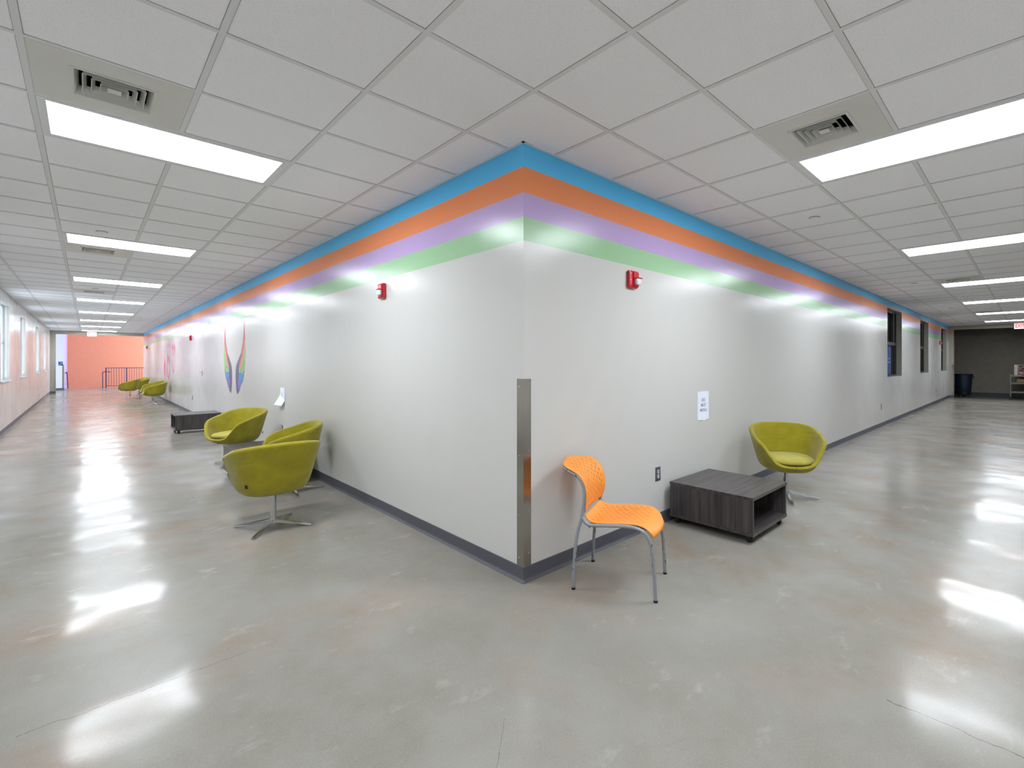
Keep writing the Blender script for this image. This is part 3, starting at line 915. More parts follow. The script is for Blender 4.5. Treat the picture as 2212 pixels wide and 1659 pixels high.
# ---------------------------------------------------------------- orange chair
RN = Vector((0.167, -0.277)); RF = Vector((0.552, -0.099)); FN = Vector((0.389, -0.719)); FF = Vector((0.742, -0.562))
cen = (RN + RF + FN + FF) / 4
fwd = ((FN + FF) / 2 - (RN + RF) / 2); dep = fwd.length; fwd.normalize()
oc = thing('stacking_chair', 'orange plastic chair with a slotted back and seat on chipped grey tube legs', 'chair', (cen.x, cen.y, 0), math.atan2(fwd.y, fwd.x) - PI / 2)
# local: x right, y forward.  y_local = s - 0.245
YO = -0.247; WR_, WF_ = 0.212, 0.194
def wy(s): return WR_ + (WF_ - WR_) * max(0, min(1, s / 0.5))
back_prof = [(-0.088, 0.742), (-0.045, 0.738), (-0.003, 0.726), (0.040, 0.698), (0.068, 0.655), (0.082, 0.600), (0.084, 0.545), (0.076, 0.497), (0.066, 0.470)]
seat_prof = [(0.060, 0.452), (0.088, 0.430), (0.130, 0.420), (0.200, 0.423), (0.280, 0.432), (0.350, 0.436), (0.400, 0.434), (0.440, 0.420), (0.470, 0.392), (0.484, 0.362)]
def slotted(name, prof, halfw, cupf, rows, cols, margin_u, margin_v, outline):
    """surface swept along prof (s,z); u across -1..1; outline(u,v)->scale of u; slots cut as real holes"""
    P = catmull([(0, s + YO, z) for s, z in prof], 16)
    # arc length
    L = [0]
    for a, b in zip(P, P[1:]): L.append(L[-1] + (b - a).length)
    def at(v):
        q = v * L[-1]
        for i in range(len(L) - 1):
            if L[i + 1] >= q or i == len(L) - 2:
                u = (q - L[i]) / max(L[i + 1] - L[i], 1e-9); return P[i].lerp(P[i + 1], min(u, 1))
    # v lines: rows, each row = slot length and gap ; u lines: cols, each = thin slot + web
    vs = [0.0]; kinds_v = []
    n0 = 6
    for k in range(n0): kinds_v.append(None); vs.append(margin_v[0] * (k + 1) / n0)
    step = (1 - margin_v[0] - margin_v[1]) / rows
    for r in range(rows):
        for (fr, kd) in ((0.28, ('a', r)), (0.22, ('a', r)), (0.28, ('b', r)), (0.22, ('g', r))):
            vs.append(vs[-1] + step * fr); kinds_v.append(kd)
    for k in range(n0): kinds_v.append(None); vs.append(1 - margin_v[1] * (1 - (k + 1) / n0))
    us = [-1.0]; kinds_u = []
    for k in range(4): kinds_u.append(None); us.append(-1 + margin_u * (k + 1) / 4)
    w = 2 * (1 - margin_u) / cols
    for c in range(cols):
        for (fr, kd) in ((0.36, None), (0.28, c), (0.36, None)):
            us.append(us[-1] + w * fr); kinds_u.append(kd)
    for k in range(4): kinds_u.append(None); us.append(1 - margin_u * (1 - (k + 1) / 4))
    bm = bmesh.new(); grid = []
    for v in vs:
        row = []
        for u in us:
            c = at(v)
            uu, dv = outline(u, v)
            if dv: c = at(min(max(v + dv, 0), 1))
            hw = halfw(v)
            p = Vector((uu * hw, c.y, c.z))
            cy, cz = cupf(u, v); p.y += cy; p.z += cz
            row.append(bm.verts.new(p))
        grid.append(row)
    for i, kv in enumerate(kinds_v):
        for j, ku in enumerate(kinds_u):
            hole = False
            if kv is not None and ku is not None:
                # staggered: even columns slot over a+a, odd over b..g of same row
                if ku % 2 == 0: hole = kv[0] == 'a'
                else: hole = kv[0] in ('b', 'g')
                edge = abs((us[j] + us[j + 1]) / 2)
                if edge > 0.80 and (kv[1] < 1 or kv[1] > rows - 2): hole = False
            if hole and kv is not None:
                # keep slots shorter than their row so webs stay between them
                if ku % 2 == 0 and kv[0] == 'a' and False: pass
            if not hole: bm.faces.new((grid[i][j], grid[i][j + 1], grid[i + 1][j + 1], grid[i + 1][j]))
    me = tomesh(name, bm)
    o = link(name, me, M['orange'], oc, smooth=True)
    md = o.modifiers.new('thick', 'SOLIDIFY'); md.thickness = 0.005; md.offset = 0
    return o
def back_w(v): return 0.219 - 0.004 * v
def back_outline(u, v):
    # rounded upper corners, lower edge slightly narrower
    s = 1.0
    if v < 0.22: s = 1 - 0.30 * ((0.22 - v) / 0.22) ** 2.0
    if v > 0.86: s = 1 - 0.12 * ((v - 0.86) / 0.14) ** 2
    return u * s, 0
def back_cup(u, v):
    k = 1 - u * u
    return (-0.035 * k * (0.4 + 0.6 * (1 - v)), 0.020 * k * max(0, 1 - v * 2.2))
slotted('backrest', back_prof, back_w, back_cup, 7, 11, 0.17, (0.14, 0.12), back_outline)
def seat_w(v): return 0.206 - 0.008 * v
def seat_outline(u, v):
    s = 1.0
    if v < 0.16: s = 1 - 0.20 * ((0.16 - v) / 0.16) ** 2
    if v > 0.86: s = 1 - 0.10 * ((v - 0.86) / 0.14) ** 2
    return u * s, 0
def seat_cup(u, v):
    k = 1 - u * u
    front = max(0, (v - 0.72) / 0.28)
    return (0.030 * k * front ** 1.5, -0.016 * k * max(0, 1 - abs(v - 0.42) * 2) + 0.012 * k * front)
slotted('seat', seat_prof, seat_w, seat_cup, 8, 11, 0.15, (0.10, 0.20), seat_outline)
for sd in (-1, 1):
    def q(s, z, dx=0.0): return (sd * (wy(s) + 0.004 + dx), s + YO, z)
    bm = bmesh.new()
    tube(bm, [q(0.0, 0.006), q(0.003, 0.12), q(0.012, 0.25), q(0.028, 0.36), q(0.050, 0.435), q(0.062, 0.51, -0.004), q(0.069, 0.57, -0.004), q(0.066, 0.62, -0.004), q(0.050, 0.664, -0.004), q(0.024, 0.696, -0.004), (sd * 0.200, -0.012 + YO, 0.710), (sd * 0.186, -0.048 + YO, 0.721), (sd * 0.158, -0.078 + YO, 0.727)], 0.0105, 14, 6)
    o = link('rear_leg', tomesh('leg', bm), M['frame'], oc, smooth=True); o.name = 'leg'
    bm = bmesh.new()
    tube(bm, [q(0.498, 0.006), q(0.494, 0.10), q(0.488, 0.20), q(0.476, 0.30), q(0.462, 0.355), q(0.438, 0.393), q(0.395, 0.415), q(0.33, 0.422), q(0.22, 0.414), q(0.13, 0.406), q(0.085, 0.412), q(0.060, 0.438), q(0.052, 0.450)], 0.0105, 14, 6)
    link('leg', tomesh('leg', bm), M['frame'], oc, smooth=True)
    for s_ in (0.0, 0.498):
        bm = bmesh.new(); cyl(bm, (sd * (wy(s_) + 0.004), s_ + YO, 0.0), (sd * (wy(s_) + 0.004), s_ + YO, 0.012), 0.0125, 0.0125, 16)
        link('foot_cap', tomesh('foot_cap', bm), M['black'], oc, smooth=False)
bm = bmesh.new()
for s_, z in ((0.10, 0.395), (0.40, 0.405)):
    cyl(bm, (-wy(s_), s_ + YO, z), (wy(s_), s_ + YO, z), 0.009, seg=12)
link('cross_bar', tomesh('cross_bar', bm), M['frame'], oc)

# ---------------------------------------------------------------- fire alarms
def alarm(label, where, u, z, w=0.120, h=0.142):
    """where 'x' = on the left wall (x=0), 'y' = on the right wall (y=0). Built facing -y then turned."""
    t = thing('fire_alarm', label, 'fire alarm', group='red fire alarm strobes on the walls')
    if where == 'y': t.location = (u, 0, z)
    else: t.location = (0, u, z); t.rotation_euler = (0, 0, -PI / 2)
    bm = bmesh.new(); box(bm, -w/2, w/2, -0.034, 0.0, -h/2, h/2, bev=0.016)
    link('body', tomesh('body', bm), M['red'], t)
    bm = bmesh.new(); box(bm, -0.012, w/2 - 0.008, -0.046, -0.030, -h/2 + 0.012, h/2 - 0.012, bev=0.008)
    link('horn_grille', tomesh('horn_grille', bm), M['red'], t)
    bm = bmesh.new(); box(bm, -0.006, w/2 - 0.003, -0.070, -0.044, -0.044, 0.006, bev=0.012)
    link('strobe', tomesh('strobe', bm), M['glassy'], t)
    bm = bmesh.new(); box(bm, -0.006, w/2 + 0.002, -0.076, -0.046, 0.007, 0.012, bev=0.001)
    link('strobe_hood', tomesh('strobe_hood', bm), M['red'], t)
    for i, ch in enumerate('FIRE'):
        text_mesh('letter', ch, 0.026, M['white'], on_y_wall(-w/2 + 0.022, -0.0346, 0.040 - i * 0.024), t, 0.0004)
    return t
alarm('red fire alarm strobe on the left wall face near the corner', 'x', 1.985, 2.055)
alarm('red fire alarm strobe on the right wall face near the corner', 'y', 1.135, 2.055)
alarm('small distant red fire alarm on the left wall beyond the wing mural', 'x', 13.4, 2.03)
alarm('tiny farthest fire alarm on the left wall close to the stair hall', 'x', 26.2, 2.06)
alarm('tiny red fire alarm between the last two right corridor windows', 'y', 19.1, 2.06)

# ---------------------------------------------------------------- outlets, switches, thermostat
def outlet(label, where, u, z, name='wall_outlet', cat='outlet'):
    t = thing(name, label, cat, group='metal wall outlets')
    if where == 'y': t.location = (u, 0, z)
    else: t.location = (0, u, z); t.rotation_euler = (0, 0, -PI / 2)
    bm = bmesh.new(); box(bm, -0.037, 0.037, -0.006, 0, -0.060, 0.060, bev=0.002)
    link('cover_plate', tomesh('cover_plate', bm), M['plate'], t)
    for s in (-1, 1):
        bm = bmesh.new(); cyl(bm, (0, -0.006, s * 0.020), (0, -0.0085, s * 0.020), 0.0165, seg=20)
        soc = link('socket', tomesh('socket', bm), M['socket'], t)
        bm = bmesh.new(); box(bm, -0.008, -0.005, -0.0090, -0.008, s * 0.020 - 0.004, s * 0.020 + 0.006); box(bm, 0.005, 0.008, -0.0090, -0.008, s * 0.020 - 0.004, s * 0.020 + 0.006)
        link('slots', tomesh('slots', bm), M['black'], soc)
    return t
outlet('metal wall outlet between the orange chair and the coffee table', 'y', 1.522, 0.436)
outlet('metal wall outlet low on the right wall below the first dark window', 'y', 10.1, 0.44)
outlet('tiny wall outlet low on the right wall near its far end', 'y', 18.3, 0.42)
outlet('metal wall outlet on the left wall below the curled paper', 'x', 5.20, 0.445)
outlet('small wall outlet low on the left wall near the far coffee table', 'x', 13.2, 0.46)
t = thing('thermostat', 'small pale thermostat on the left wall beyond the wing mural', 'thermostat', (0, 11.74, 1.14), -PI / 2)
obox('cover', (-0.06, 0.06, -0.025, 0, -0.06, 0.06), M['white'], t, 0.006)
obox('dial', (-0.03, 0.03, -0.029, -0.024, -0.02, 0.03), M['plate'], t, 0.003)
t = thing('light_switch', 'tiny wall switch on the right wall beyond the last window', 'switch', (21.5, 0, 1.13), 0)
obox('cover_plate', (-0.037, 0.037, -0.006, 0, -0.06, 0.06), M['plate'], t, 0.002)
obox('toggle', (-0.006, 0.006, -0.016, -0.005, -0.012, 0.012), M['socket'], t, 0.001)

# ---------------------------------------------------------------- papers
t = thing('paper_notice', 'white paper taped to the right wall reading DO NOT MOVE', 'notice', (2.317, 0, 0.970))
bm = bmesh.new(); NX, NZ = 10, 14; g = []
for j in range(NZ + 1):
    row = []
    for i in range(NX + 1):
        x = -0.108 + 0.216 * i / NX; z = -0.140 + 0.280 * j / NZ
        y = -0.0015 - 0.006 * max(0, 1 - j / 3) * math.sin(i * 0.9) ** 2 - 0.004 * max(0, (i - 7) / 3)
        row.append(bm.verts.new((x, y, z + 0.006 * math.sin(i * .8) * (1 if j == 0 else 0))))
    g.append(row)
for j in range(NZ):
    for i in range(NX): bm.faces.new((g[j][i], g[j][i + 1], g[j + 1][i + 1], g[j + 1][i]))
o = link('sheet', tomesh('sheet', bm), M['paper'], t, smooth=True)
for s, z, sx in (('DO', 0.055, 0.95), ('NOT', 0.005, 0.95), ('MOVe!', -0.045, 0.95)):
    text_mesh('lettering', s, 0.046, M['ink'], on_y_wall(0.004, -0.0042, z), t, 0.0002, 1.1, sx)
# curled notice on the left wall
t = thing('paper_notice', 'white paper on the left wall, lower half torn loose and curling outward', 'notice', (0, 5.18, 0.905), -PI / 2)
bm = bmesh.new(); g = []
NX, NZ = 12, 20
for j in range(NZ + 1):
    row = []; v = j / NZ
    for i in range(NX + 1):
        u = i / NX
        x = -0.105 + 0.210 * u; z = 0.130 - 0.260 * v
        fold = max(0.0, v - 0.38 - 0.30 * u)
        y = -0.002 - 0.12 * fold ** 1.1
        x += -0.08 * fold
        z += 0.02 * fold
        row.append(bm.verts.new((x, y, z)))
    g.append(row)
for j in range(NZ):
    for i in range(NX): bm.faces.new((g[j][i], g[j][i + 1], g[j + 1][i + 1], g[j + 1][i]))
link('sheet', tomesh('sheet', bm), M['paper'], t, smooth=True)
bm = bmesh.new()
for zz in (0.045, 0.025, 0.008): box(bm, -0.055, 0.0, -0.0032, -0.0028, zz, zz + 0.004)
link('writing', tomesh('writing', bm), M['ink'], t)

# ---------------------------------------------------------------- murals (paint films on the left wall, x = 0)
def film(name, poly, m, parent, d=0.0012):
    bm = bmesh.new()
    vs = [bm.verts.new((-d, y - parent.location.y, z - parent.location.z)) for y, z in poly]
    f = bm.faces.new(vs)
    r = bmesh.ops.extrude_face_region(bm, geom=[f])
    for v in [e for e in r['geom'] if isinstance(e, bmesh.types.BMVert)]: v.co.x = -0.0002
    bmesh.ops.triangulate(bm, faces=[f for f in bm.faces if len(f.verts) > 4])
    bmesh.ops.recalc_face_normals(bm, faces=bm.faces)
    return link(name, tomesh(name, bm), m, parent)
W = {
'Lband':[(8.898, 1.589), (8.68, 1.457), (8.511, 1.338), (8.453, 1.23), (8.449, 1.077), (8.478, 0.922), (8.532, 0.807), (8.616, 0.826), (8.689, 0.841), (8.638, 1.017), (8.689, 1.117), (8.71, 1.227), (8.745, 1.346), (8.845, 1.458)],
'Lred':[(9.11, 2.123), (9.055, 1.912), (8.979, 1.768), (8.876, 1.598), (8.845, 1.458), (8.745, 1.346), (8.71, 1.273), (8.845, 1.341), (8.943, 1.392), (9.055, 1.544), (9.11, 1.677), (9.147, 1.792), (9.161, 1.888)],
'Lgreen':[(9.179, 1.717), (9.11, 1.677), (9.055, 1.544), (8.943, 1.392), (8.845, 1.341), (8.71, 1.273), (8.71, 1.19), (8.845, 1.206), (8.943, 1.158), (9.055, 1.222), (9.147, 1.297), (9.193, 1.44), (9.207, 1.583)],
'Lblue':[(9.147, 1.297), (9.055, 1.222), (8.943, 1.158), (8.845, 1.206), (8.71, 1.19), (8.689, 1.117), (8.845, 1.071), (8.898, 1.028), (8.988, 1.054), (9.055, 1.118), (9.101, 1.212)],
'Lpurple':[(8.845, 1.071), (8.689, 1.117), (8.638, 1.017), (8.68, 0.905), (8.723, 0.885), (8.788, 0.901), (8.819, 0.961), (8.876, 0.982), (8.898, 1.028)],
'Rband':[(7.709, 1.563), (7.691, 1.529), (7.746, 1.453), (7.858, 1.367), (7.888, 1.255), (7.888, 1.134), (7.96, 1.063), (7.952, 0.959), (7.895, 0.866), (7.914, 0.831), (8.048, 0.812), (8.107, 0.91), (8.146, 1.128), (8.138, 1.252), (8.087, 1.34), (7.876, 1.462)],
'Rred':[(7.476, 2.126), (7.423, 1.899), (7.399, 1.79), (7.441, 1.675), (7.493, 1.526), (7.6, 1.427), (7.673, 1.342), (7.876, 1.255), (7.858, 1.367), (7.746, 1.453), (7.691, 1.529), (7.709, 1.563), (7.582, 1.746), (7.529, 1.895)],
'Rgreen':[(7.399, 1.79), (7.399, 1.674), (7.371, 1.558), (7.399, 1.393), (7.448, 1.243), (7.547, 1.209), (7.647, 1.139), (7.709, 1.206), (7.876, 1.182), (7.876, 1.255), (7.673, 1.342), (7.6, 1.427), (7.493, 1.526), (7.441, 1.675)],
'Rblue':[(7.448, 1.243), (7.511, 1.142), (7.582, 1.048), (7.709, 1.011), (7.764, 1.06), (7.888, 1.091), (7.888, 1.182), (7.709, 1.206), (7.647, 1.139), (7.547, 1.209)],
'Rpurple':[(7.888, 1.091), (7.764, 1.06), (7.709, 1.011), (7.746, 0.967), (7.82, 0.938), (7.82, 0.878), (7.895, 0.866), (7.952, 0.959), (7.96, 1.063)],
'heart_out':[(17.554, 1.848), (17.436, 1.985), (17.281, 1.996), (17.127, 1.938), (17.014, 1.847), (16.902, 1.951), (16.79, 1.982), (16.608, 1.915), (16.5, 1.711), (16.572, 1.521), (16.79, 1.183), (17.052, 0.856), (17.281, 1.178), (17.554, 1.476), (17.634, 1.678)],
'heart_in':[(17.397, 1.825), (17.281, 1.892), (17.127, 1.8), (17.014, 1.719), (16.902, 1.795), (16.754, 1.88), (16.622, 1.79), (16.608, 1.665), (16.695, 1.473), (16.864, 1.25), (17.052, 1.033), (17.204, 1.248), (17.42, 1.476), (17.499, 1.676)]}
for side, loc, lab in (('L', (0, 8.82, 1.45), 'left rainbow feathered wing painted on the left wall'), ('R', (0, 7.76, 1.45), 'right rainbow feathered wing painted on the left wall')):
    t = thing('wing_mural', lab, 'mural', loc, group='pair of painted rainbow wings')
    for nm, key, m in (('red_feathers', 'red', 'p_red'), ('green_feathers', 'green', 'p_green'), ('blue_feathers', 'blue', 'p_blue'), ('purple_feathers', 'purple', 'p_purple'), ('dark_band', 'band', 'p_band')):
        film(nm, W[side + key], M[m], t)
    # orange inner feathers laid over the red, and dark feather outlines
    if side == 'L':
        film('orange_feathers', [(9.161, 1.80), (9.10, 1.72), (8.99, 1.60), (8.86, 1.42), (8.73, 1.31), (8.71, 1.273), (8.845, 1.341), (8.943, 1.392), (9.055, 1.544), (9.11, 1.677), (9.147, 1.77)], M['p_or'], t, 0.0016)
        lines = [[(9.147, 1.297), (9.055, 1.222), (8.943, 1.158), (8.845, 1.206), (8.71, 1.19)], [(8.90, 1.028), (8.845, 1.071), (8.70, 1.117)], [(9.101, 1.212), (8.988, 1.054), (8.898, 1.028), (8.876, 0.982), (8.819, 0.961), (8.788, 0.901), (8.723, 0.885), (8.689, 0.841), (8.616, 0.826), (8.532, 0.807)], [(9.0, 1.36), (8.93, 1.28), (8.85, 1.30), (8.80, 1.24)]]
    else:
        film('orange_feathers', [(7.423, 1.80), (7.50, 1.66), (7.60, 1.52), (7.72, 1.42), (7.86, 1.32), (7.876, 1.255), (7.673, 1.342), (7.6, 1.427), (7.493, 1.526), (7.441, 1.675)], M['p_or'], t, 0.0016)
        lines = [[(7.448, 1.243), (7.547, 1.209), (7.647, 1.139), (7.709, 1.206), (7.876, 1.182)], [(7.709, 1.011), (7.764, 1.06), (7.888, 1.091)], [(7.511, 1.142), (7.582, 1.048), (7.709, 1.011), (7.746, 0.967), (7.82, 0.938), (7.82, 0.878), (7.895, 0.866), (7.914, 0.831), (8.048, 0.812)], [(7.48, 1.40), (7.60, 1.30), (7.68, 1.26), (7.78, 1.24)]]
    bm = bmesh.new()
    for ln in lines:
        for (ya, za), (yb, zb) in zip(ln, ln[1:]):
            d = Vector((yb - ya, zb - za)); n = Vector((-d.y, d.x)).normalized() * 0.005
            q4 = [(ya + n.x, za + n.y), (yb + n.x, zb + n.y), (yb - n.x, zb - n.y), (ya - n.x, za - n.y)]
            bm.faces.new([bm.verts.new((-0.0021, y - loc[1], z - loc[2])) for y, z in q4])
    link('feather_outline', tomesh('feather_outline', bm), M['p_dark'], t)

def ringfilm(name, outer, m, parent, wdt, d=0.0012):
    """closed brush stroke following a loop"""
    bm = bmesh.new(); P = [Vector((y, z)) for y, z in outer]; n = len(P); A = []; B = []
    for i in range(n):
        tng = (P[(i + 1) % n] - P[i - 1]).normalized(); nr = Vector((-tng.y, tng.x))
        w = wdt * (0.7 + 0.5 * math.sin(i * 1.3))
        A.append(bm.verts.new((-d, P[i].x + nr.x * w - parent.location.y, P[i].y + nr.y * w - parent.location.z)))
        B.append(bm.verts.new((-d, P[i].x - nr.x * w - parent.location.y, P[i].y - nr.y * w - parent.location.z)))
    for i in range(n):
        j = (i + 1) % n; bm.faces.new((A[i], A[j], B[j], B[i]))
    return link(name, tomesh(name, bm), m, parent)
t = thing('heart_mural', 'tall pink painted heart outline on the far left wall', 'mural', (0, 17.05, 1.42))
ringfilm('outline', [((a + c) / 2, (b + d) / 2) for (a, b), (c, d) in zip(W['heart_out'][:14], W['heart_in'][:14])], M['p_pink'], t, 0.050)
film('top_fill', [(17.40, 1.83), (17.28, 1.90), (17.13, 1.82), (17.014, 1.74), (16.90, 1.82), (16.77, 1.90), (16.64, 1.80), (16.70, 1.70), (16.9, 1.66), (17.014, 1.56), (17.15, 1.68), (17.3, 1.70)], M['p_pink2'], t)
t = thing('painted_lettering', 'pink looping brush figure painted between two others on the far left wall', 'mural', (0, 18.35, 1.42), group='pink brush figures on the far left wall')
ringfilm('upper_loop', [(18.30 + 0.40 * math.sin(a), 1.80 + 0.20 * math.cos(a)) for a in [2 * PI * k / 16 for k in range(16)]], M['p_mauve'], t, 0.040)
ringfilm('lower_loop', [(18.36 + 0.38 * math.sin(a), 1.21 + 0.35 * math.cos(a)) for a in [2 * PI * k / 18 for k in range(18)]], M['p_pink'], t, 0.10, 0.0018)
t = thing('painted_lettering', 'leftmost pink and plum brush figure painted on the far left wall', 'mural', (0, 19.45, 1.42), group='pink brush figures on the far left wall')
film('lower_blot', [(19.353, 1.537), (19.18, 1.43), (19.12, 1.159), (19.16, 0.943), (19.307, 0.83), (19.50, 0.902), (19.70, 1.097), (19.66, 1.296), (19.47, 1.461)], M['p_pink'], t)
ringfilm('upper_stroke', [(19.45 + 0.26 * math.sin(a), 1.78 + 0.22 * math.cos(a)) for a in [2 * PI * k / 14 for k in range(14)]], M['p_mauve'], t, 0.018)

# ---------------------------------------------------------------- exit signs
def exit_sign(loc, rz, label):
    t = thing('exit_sign', label, 'exit sign', loc, rz, group='red lettered exit signs')
    obox('case', (-0.155, 0.155, -0.022, 0.022, -0.22, -0.012), M['white'], t, 0.006)
    obox('canopy', (-0.06, 0.06, -0.03, 0.03, -0.014, 0.0), M['white'], t, 0.003)
    for s in (-1,):
        obox('face', (-0.145, 0.145, -0.0245, -0.021, -0.212, -0.020), M['exitface'], t)
        text_mesh('lettering', 'EXIT', 0.185, M['exitred'], on_y_wall(0, -0.0255, -0.118), t, 0.0006, 1.02, 0.62, 0.004)
    return t
exit_sign((-1.80, 27.95, H), 0, 'lit red and white EXIT sign hanging before the orange stair hall')
exit_sign((21.55, -1.97, H), -PI / 2, 'lit red and white EXIT sign hanging before the dark room at right')

# blue stair sign on the lobby wall
t = thing('stair_sign', 'small square blue stair sign on the white wall at far left', 'sign', (-2.885, 31.45, 1.312))
obox('panel', (-0.075, 0.075, -0.006, 0, -0.10, 0.10), M['signblue'], t, 0.001)
bm = bmesh.new(); tube(bm, [(-0.045, -0.008, 0.055), (0.0, -0.008, 0.075), (0.045, -0.008, 0.05), (0.03, -0.008, 0.0), (-0.02, -0.008, -0.04), (-0.055, -0.008, -0.08)], 0.009, 8, 6)
link('pictogram', tomesh('pictogram', bm), M['signlight'], t)

# poster seen through the first dark window
t = thing('window_poster', 'blue poster with pale lettering standing behind the first dark window', 'poster', (11.62, 0.185, 1.42))
obox('board', (-0.50, 0.52, 0.0, 0.006, -0.34, 0.37), M['blueposter'], t)
bm = bmesh.new()
for z0, w in ((0.04, 0.30), (-0.05, 0.34)):
    x = 0.05
    while x < 0.05 + w:
        box(bm, x, x + 0.035, -0.002, 0.0, z0, z0 + 0.03); x += 0.05
link('lettering', tomesh('lettering', bm), M['white'], t)

# ---------------------------------------------------------------- stair railings
gr = thing('guard_railing', 'indigo metal railing with thin upright bars before the orange wall', 'railing', (-1.25, 33.0, 0))
def rbox(name, d, p=gr): return obox(name, d, M['rail'], p)
rbox('top_rail', (0, 2.9, -0.022, 0.022, 1.05, 1.08)); rbox('bottom_rail', (0.02, 2.9, -0.015, 0.015, 0.075, 0.10))
for x in (0.02, 0.85, 1.9, 2.85): rbox('post', (x - 0.024, x + 0.024, -0.024, 0.024, 0.0, 1.05))
x = 0.125
while x < 2.8:
    if min(abs(x - p) for p in (0.02, 0.85, 1.9, 2.85)) > 0.04:
        rbox('baluster', (x - 0.008, x + 0.008, -0.008, 0.008, 0.10, 1.05))
    x += 0.104
hr = thing('stair_handrail', 'short dark handrail loop beside the end post of the indigo railing', 'handrail', (-1.36, 32.86, 0))
bm = bmesh.new(); tube(bm, [(0, 0.02, 0.0), (0, 0.02, 0.4), (0, 0.02, 0.80), (0.02, 0.02, 0.845), (0.08, 0.02, 0.85), (0.31, 0.02, 0.85)], 0.019, 10, 5)
link('rail', tomesh('rail', bm), M['rail'], hr, smooth=True)
obox('base_plate', (-0.04, 0.04, -0.02, 0.04, 0.0, 0.008), M['rail'], hr)
hl = thing('stair_handrail', 'dark handrail sloping down along the lavender stair wall', 'handrail', (-2.70, 31.9, 0))
bm = bmesh.new(); tube(bm, [(0.0, -0.15, 0.86), (0, 0.3, 0.86), (0, 1.1, 0.84), (0, 2.2, 0.25), (0, 4.0, -0.85)], 0.020, 10, 5)
link('rail', tomesh('rail', bm), M['rail'], hl, smooth=True)
bm = bmesh.new()
for y, z in ((0.2, 0.84), (1.0, 0.82), (2.2, 0.22)): cyl(bm, (0, y, z), (-0.07, y, z - 0.03), 0.008, seg=8)
link('bracket', tomesh('bracket', bm), M['rail'], hl)

# ---------------------------------------------------------------- bin and cart in the dark room
t = thing('trash_bin', 'large dark navy round bin on a wheeled dolly beside the right pier', 'bin', (22.95, -0.34, 0))
bm = bmesh.new(); NT = 40
prof = [(0.0, 0.19), (0.225, 0.19), (0.232, 0.21), (0.262, 0.60), (0.278, 0.86), (0.296, 0.87), (0.298, 0.905), (0.288, 0.915), (0.272, 0.90), (0.25, 0.40), (0.0, 0.22)]
rg = [[bm.verts.new((math.cos(2*PI*i/NT)*max(r, .001), math.sin(2*PI*i/NT)*max(r, .001), z)) for r, z in prof] for i in range(NT)]
for i in range(NT):
    a, b = rg[i], rg[(i + 1) % NT]
    for k in range(len(prof) - 1): bm.faces.new((a[k], b[k], b[k + 1], a[k + 1]))
bmesh.ops.remove_doubles(bm, verts=bm.verts, dist=0.001); bmesh.ops.recalc_face_normals(bm, faces=bm.faces)
autosmooth(link('barrel', tomesh('barrel', bm), M['navy'], t))
for s in (-1, 1): obox('handle', (-0.05, 0.05, s * 0.30 - 0.02, s * 0.30 + 0.02, 0.76, 0.84), M['navy'], t, 0.008)
bm = bmesh.new(); cyl(bm, (0, 0, 0.10), (0, 0, 0.19), 0.24, 0.245, 32); link('dolly', tomesh('dolly', bm), M['black'], t)
for k in range(5):
    a = 2 * PI * k / 5 + 0.3; px, py = 0.19 * math.cos(a), 0.19 * math.sin(a)
    bm = bmesh.new(); cyl(bm, (px - .012, py, 0.038), (px + .012, py, 0.038), 0.038, seg=16); box(bm, px - .018, px + .018, py - .012, py + .012, 0.04, 0.10)
    link('caster', tomesh('caster', bm), M['black'], t)
t = thing('utility_cart', 'grey three-shelf metal cart at the right edge in the dark room', 'cart', (22.95, -2.14, 0))
for z in (0.26, 0.60, 0.875):
    bm = bmesh.new(); box(bm, -0.24, 0.24, -0.44, 0.44, z - 0.012, z); box(bm, -0.25, -0.24, -0.44, 0.44, z - 0.03, z + 0.02); box(bm, 0.24, 0.25, -0.44, 0.44, z - 0.03, z + 0.02)
    link('shelf', tomesh('shelf', bm), M['cartmetal'], t)
for sx in (-1, 1):
    for sy in (-1, 1):
        obox('post', (sx * 0.24 - 0.012, sx * 0.24 + 0.012, sy * 0.44 - 0.012, sy * 0.44 + 0.012, 0.09, 0.93), M['cartmetal'], t)
        bm = bmesh.new(); cyl(bm, (sx * .24 - .014, sy * .44, 0.045), (sx * .24 + .014, sy * .44, 0.045), 0.045, seg=16); box(bm, sx*.24-.02, sx*.24+.02, sy*.44-.014, sy*.44+.014, 0.05, 0.10)
        link('caster', tomesh('caster', bm), M['black'], t)
t = thing('carton', 'pale carton with a dark patterned front on the top shelf of the cart', 'box', (22.95, -2.14, 0.875))
obox('body', (-0.17, 0.17, -0.32, 0.34, 0.0, 0.41), M['boxwhite'], t, 0.004)
m_, nt_, b_ = newmat('carton_print')
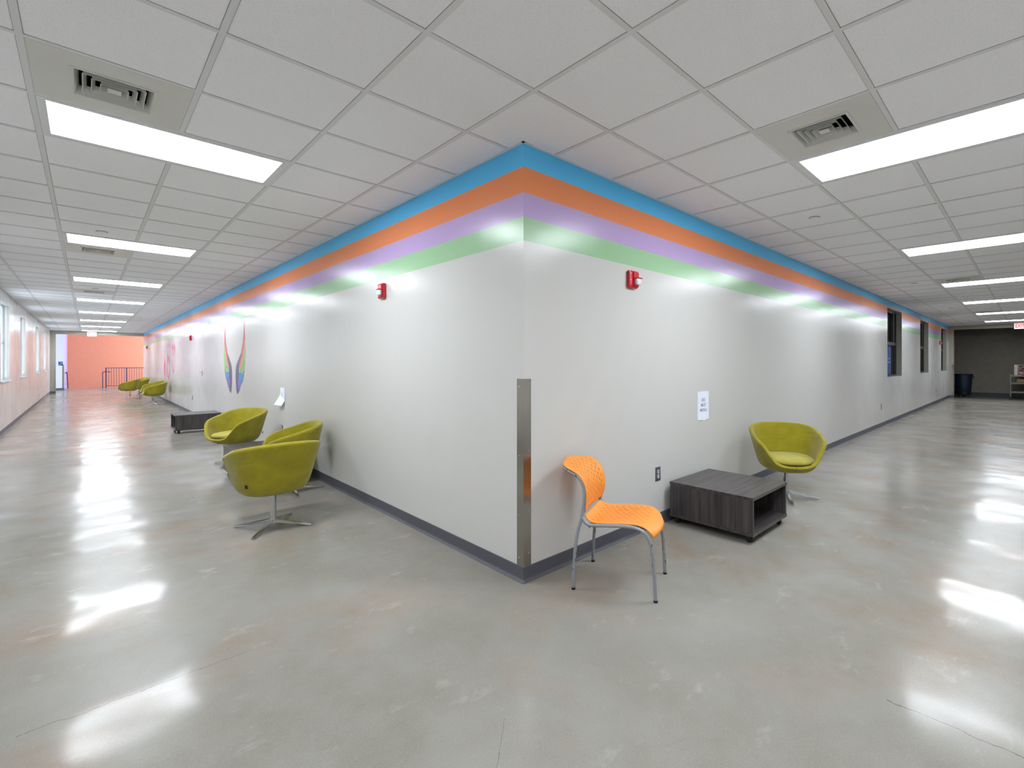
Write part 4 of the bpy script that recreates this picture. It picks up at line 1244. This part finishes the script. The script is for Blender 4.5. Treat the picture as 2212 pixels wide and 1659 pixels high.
v_ = noise(nt_, scaled(nt_, objc(nt_), (1, 2.0, 9.0)), 4.0, 4.0)
nt_.links.new(ramp(nt_, v_, [(0.42, srgb(22, 16, 18)), (0.5, srgb(120, 60, 58)), (0.6, srgb(170, 158, 150))]), b_.inputs['Base Color'])
obox('printed_front', (-0.173, -0.169, -0.32, 0.25, 0.01, 0.40), m_, t)
t = thing('cardboard_tray', 'small open brown cardboard tray on the middle shelf of the cart', 'box', (22.90, -2.0, 0.60))
bm = bmesh.new()
for d in ((-0.12, 0.12, -0.14, 0.14, 0.03, 0.04), (-0.12, -0.11, -0.14, 0.14, 0.03, 0.15), (0.11, 0.12, -0.14, 0.14, 0.03, 0.15), (-0.12, 0.12, -0.14, -0.13, 0.03, 0.15), (-0.12, 0.12, 0.13, 0.14, 0.03, 0.15)): box(bm, *d)
link('tray', tomesh('tray', bm), M['card'], t)
t = thing('teal_mat', 'flat teal mat lying on the middle shelf of the cart', 'mat', (22.95, -2.0, 0.60))
obox('mat', (-0.2, 0.2, -0.25, 0.27, 0.0, 0.03), M['teal'], t)

# ---------------------------------------------------------------- camera, world, view
cam = bpy.data.cameras.new('camera'); co = bpy.data.objects.new('camera', cam); COL.objects.link(co)
cam.sensor_fit = 'HORIZONTAL'; cam.sensor_width = 36.0; cam.lens = 1020.4 * 36.0 / 2212
cam.shift_x = -(1198.9 - 1106.0) / 2212
cam.shift_y = -(829.5 - 781.5) / 2212
cam.clip_start = 0.02; cam.clip_end = 200
co.location = (-1.9623, -2.2635, 1.3984)
co.rotation_euler = (PI / 2, 0, -math.radians(44.737))
SC.camera = co
w = bpy.data.worlds.new('world'); SC.world = w; w.use_nodes = True
w.node_tree.nodes['Background'].inputs['Color'].default_value = (0.75, 0.82, 1.0, 1)
w.node_tree.nodes['Background'].inputs['Strength'].default_value = 0.6
SC.view_settings.view_transform = 'Standard'; SC.view_settings.look = 'None'
SC.view_settings.gamma = 1.0; SC.view_settings.use_curve_mapping = False
SC.view_settings.exposure = 0.0
